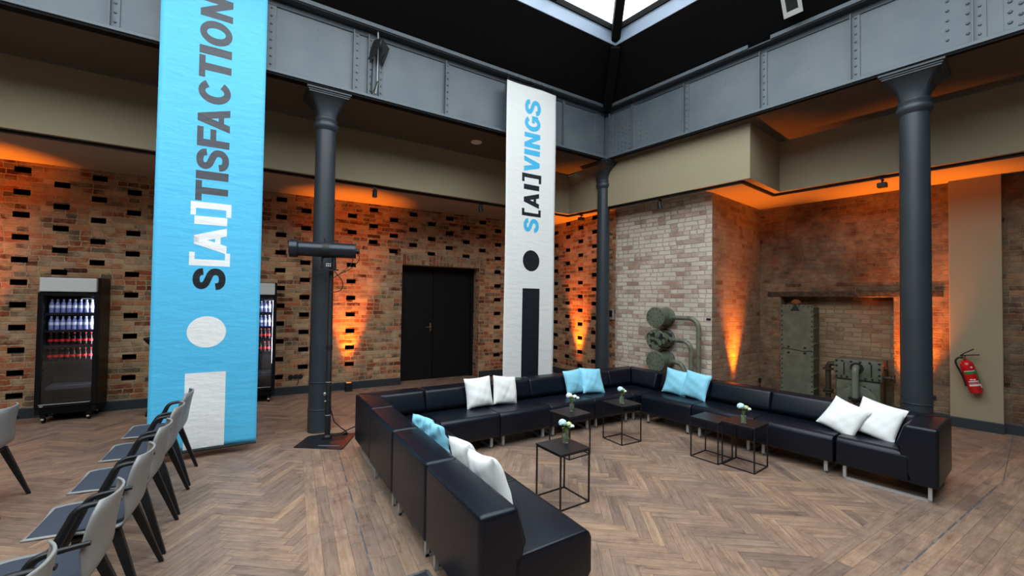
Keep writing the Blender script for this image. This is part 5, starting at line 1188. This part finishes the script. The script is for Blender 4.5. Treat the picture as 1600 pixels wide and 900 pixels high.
# ---------------------------------------------------------------- small wall fittings
t = thing('wall_sockets', 'three round black sockets low on the brick wall behind the left column', 'socket')
bm = BM(); My = Vector((0, 0, 1)).rotation_difference(nA).to_matrix()
for k in range(3): p = Vector((1.615 + 0.072 * k, 7.792 - 0.0115 * k, 0.293)); lathe(bm, [(0.04, 0), (0.038, 0.022), (0.028, 0.024)], p, 16, True, My)
obj('socket_ring', bm, M_black, t, 40); bm = BM(); tube(bm, [(1.72, 7.75, 0.28), (1.715, 7.73, 0.2), (1.70, 7.75, 0.15)], 0.006, 6); obj('cable', bm, M_black, t)
t = thing('wall_controller', 'small grey control box on the brick wall beside the corner column', 'switch box', (6.545, 4.98 + 0.0, 1.39), math.atan2(-nA.y, -nA.x))
bm = BM(); box(bm, -0.08, 0.05, -0.0, 0.035, -0.10, 0.10, 0.004, 1); obj('housing', bm, mat('controller_grey', rgb(150, 150, 145), 0.5), t); bm = BM(); box(bm, -0.06, 0.03, 0.035, 0.04, -0.05, 0.07); obj('screen', bm, M_black, t)
bm = BM(); box(bm, PX - 0.012, PX + 0.001, 3.095, 3.165, 1.36, 1.395, 0.003, 1); tag(obj('wall_plaque', bm, M_black), 'tiny black plate on the right edge of the whitewashed pier', 'plate')
bm = BM(); box(bm, 8.36, 8.43, 3.05, 3.08, 0.20, 0.27, 0.003, 1); tag(obj('junction_box', bm, M_black), 'small black box low in the inner corner behind the sofa', 'junction box')
bm = BM(); lathe(bm, [(0.035, 0), (0.033, 0.03)], (WX, 0.83, 0.335), 16, True, Matrix.Rotation(-pi / 2, 3, 'Y')); tag(obj('wall_socket', bm, M_black), 'round black wall socket low on the brick, right of the thick column', 'socket')
bm = BM(); tube(bm, [(1.60, 5.18, 0.008), (1.78, 5.32, 0.008), (1.93, 5.40, 0.008), (2.02, 5.38, 0.008)], 0.006, 6, smooth=5); tag(obj('floor_cable', bm, M_black), 'short black cable lying on the floor between the stand and the sofa corner', 'cable')

# ---------------------------------------------------------------- orange floor uplights
def uplight(x, y, label, tx, ty, tz, power=1.0, spot=38.0, ang=0.0):
    t = thing('floor_uplight', label, 'uplight', (x, y, 0), ang, 'orange floor uplights')
    bm = BM(); box(bm, -0.06, 0.06, -0.05, 0.05, 0.0, 0.03, 0.004, 1); box(bm, -0.055, 0.055, -0.045, 0.045, 0.03, 0.15, 0.01, 2); obj('housing', bm, M_black, t)
    bm = BM(); box(bm, -0.04, 0.04, -0.032, 0.032, 0.150, 0.153); obj('lens', bm, mat('led_lens_orange', (0.9, 0.3, 0.05, 1), 0.3, emit=(1.0, 0.3, 0.03, 1), estr=0.8), t)
    for nm, pw_, cone, h_, pull in (('led_beam', 1.0, spot, ZS, 0.62), ('led_wash', 0.012, 66, 0.95, 1.0)):
        ld = bpy.data.lights.new(nm, 'SPOT'); ld.color = ORANGE; ld.energy = UPLIGHT_W * power * pw_; ld.spot_size = radians(cone); ld.spot_blend = 1.0; ld.shadow_soft_size = 0.04
        lo = bpy.data.objects.new(nm, ld); C.objects.link(lo)
        src = Vector((x, y, 0.17)); tgt = Vector((x + (tx - x) * pull, y + (ty - y) * pull, h_))
        Mw = Matrix.Translation(src) @ (tgt - src).to_track_quat('-Z', 'Y').to_matrix().to_4x4()
        lo.parent = t; lo.matrix_parent_inverse = Matrix.Identity(4); lo.matrix_basis = (Matrix.Translation((x, y, 0)) @ Matrix.Rotation(ang, 4, 'Z')).inverted() @ Mw
def wallA(s_, d): p = A0 + dA * s_ + nA * d; return p.x, p.y
for s_, pw in ((-0.55, 1.3), (4.10, 1.0)):
    x, y = wallA(s_, 0.17); wx, wy = wallA(s_ + 0.02, 0.0)
    uplight(x, y, 'black floor uplight at the brick wall, ' + ('outside the left fridge' if s_ < 0 else 'between the left column and the black door'), wx, wy, 2.4, pw, 42, fr_ang)
p = C1 + dB * 1.05 - dA * 0.17; w = C1 + dB * 1.05
uplight(p.x, p.y, 'black floor uplight behind the sofa, under the perforated corner wall', w.x, w.y, 2.4, 1.0, 42)
uplight(7.33, 3.08 - 0.17, 'small black floor uplight beside the pier, behind the right sofa arm', 7.33, 3.09, 2.6, 0.75, 50)
uplight(WX - 0.17, 1.02, 'small black floor uplight hidden behind the thick right column', WX, 1.02, 2.6, 1.1, 52)
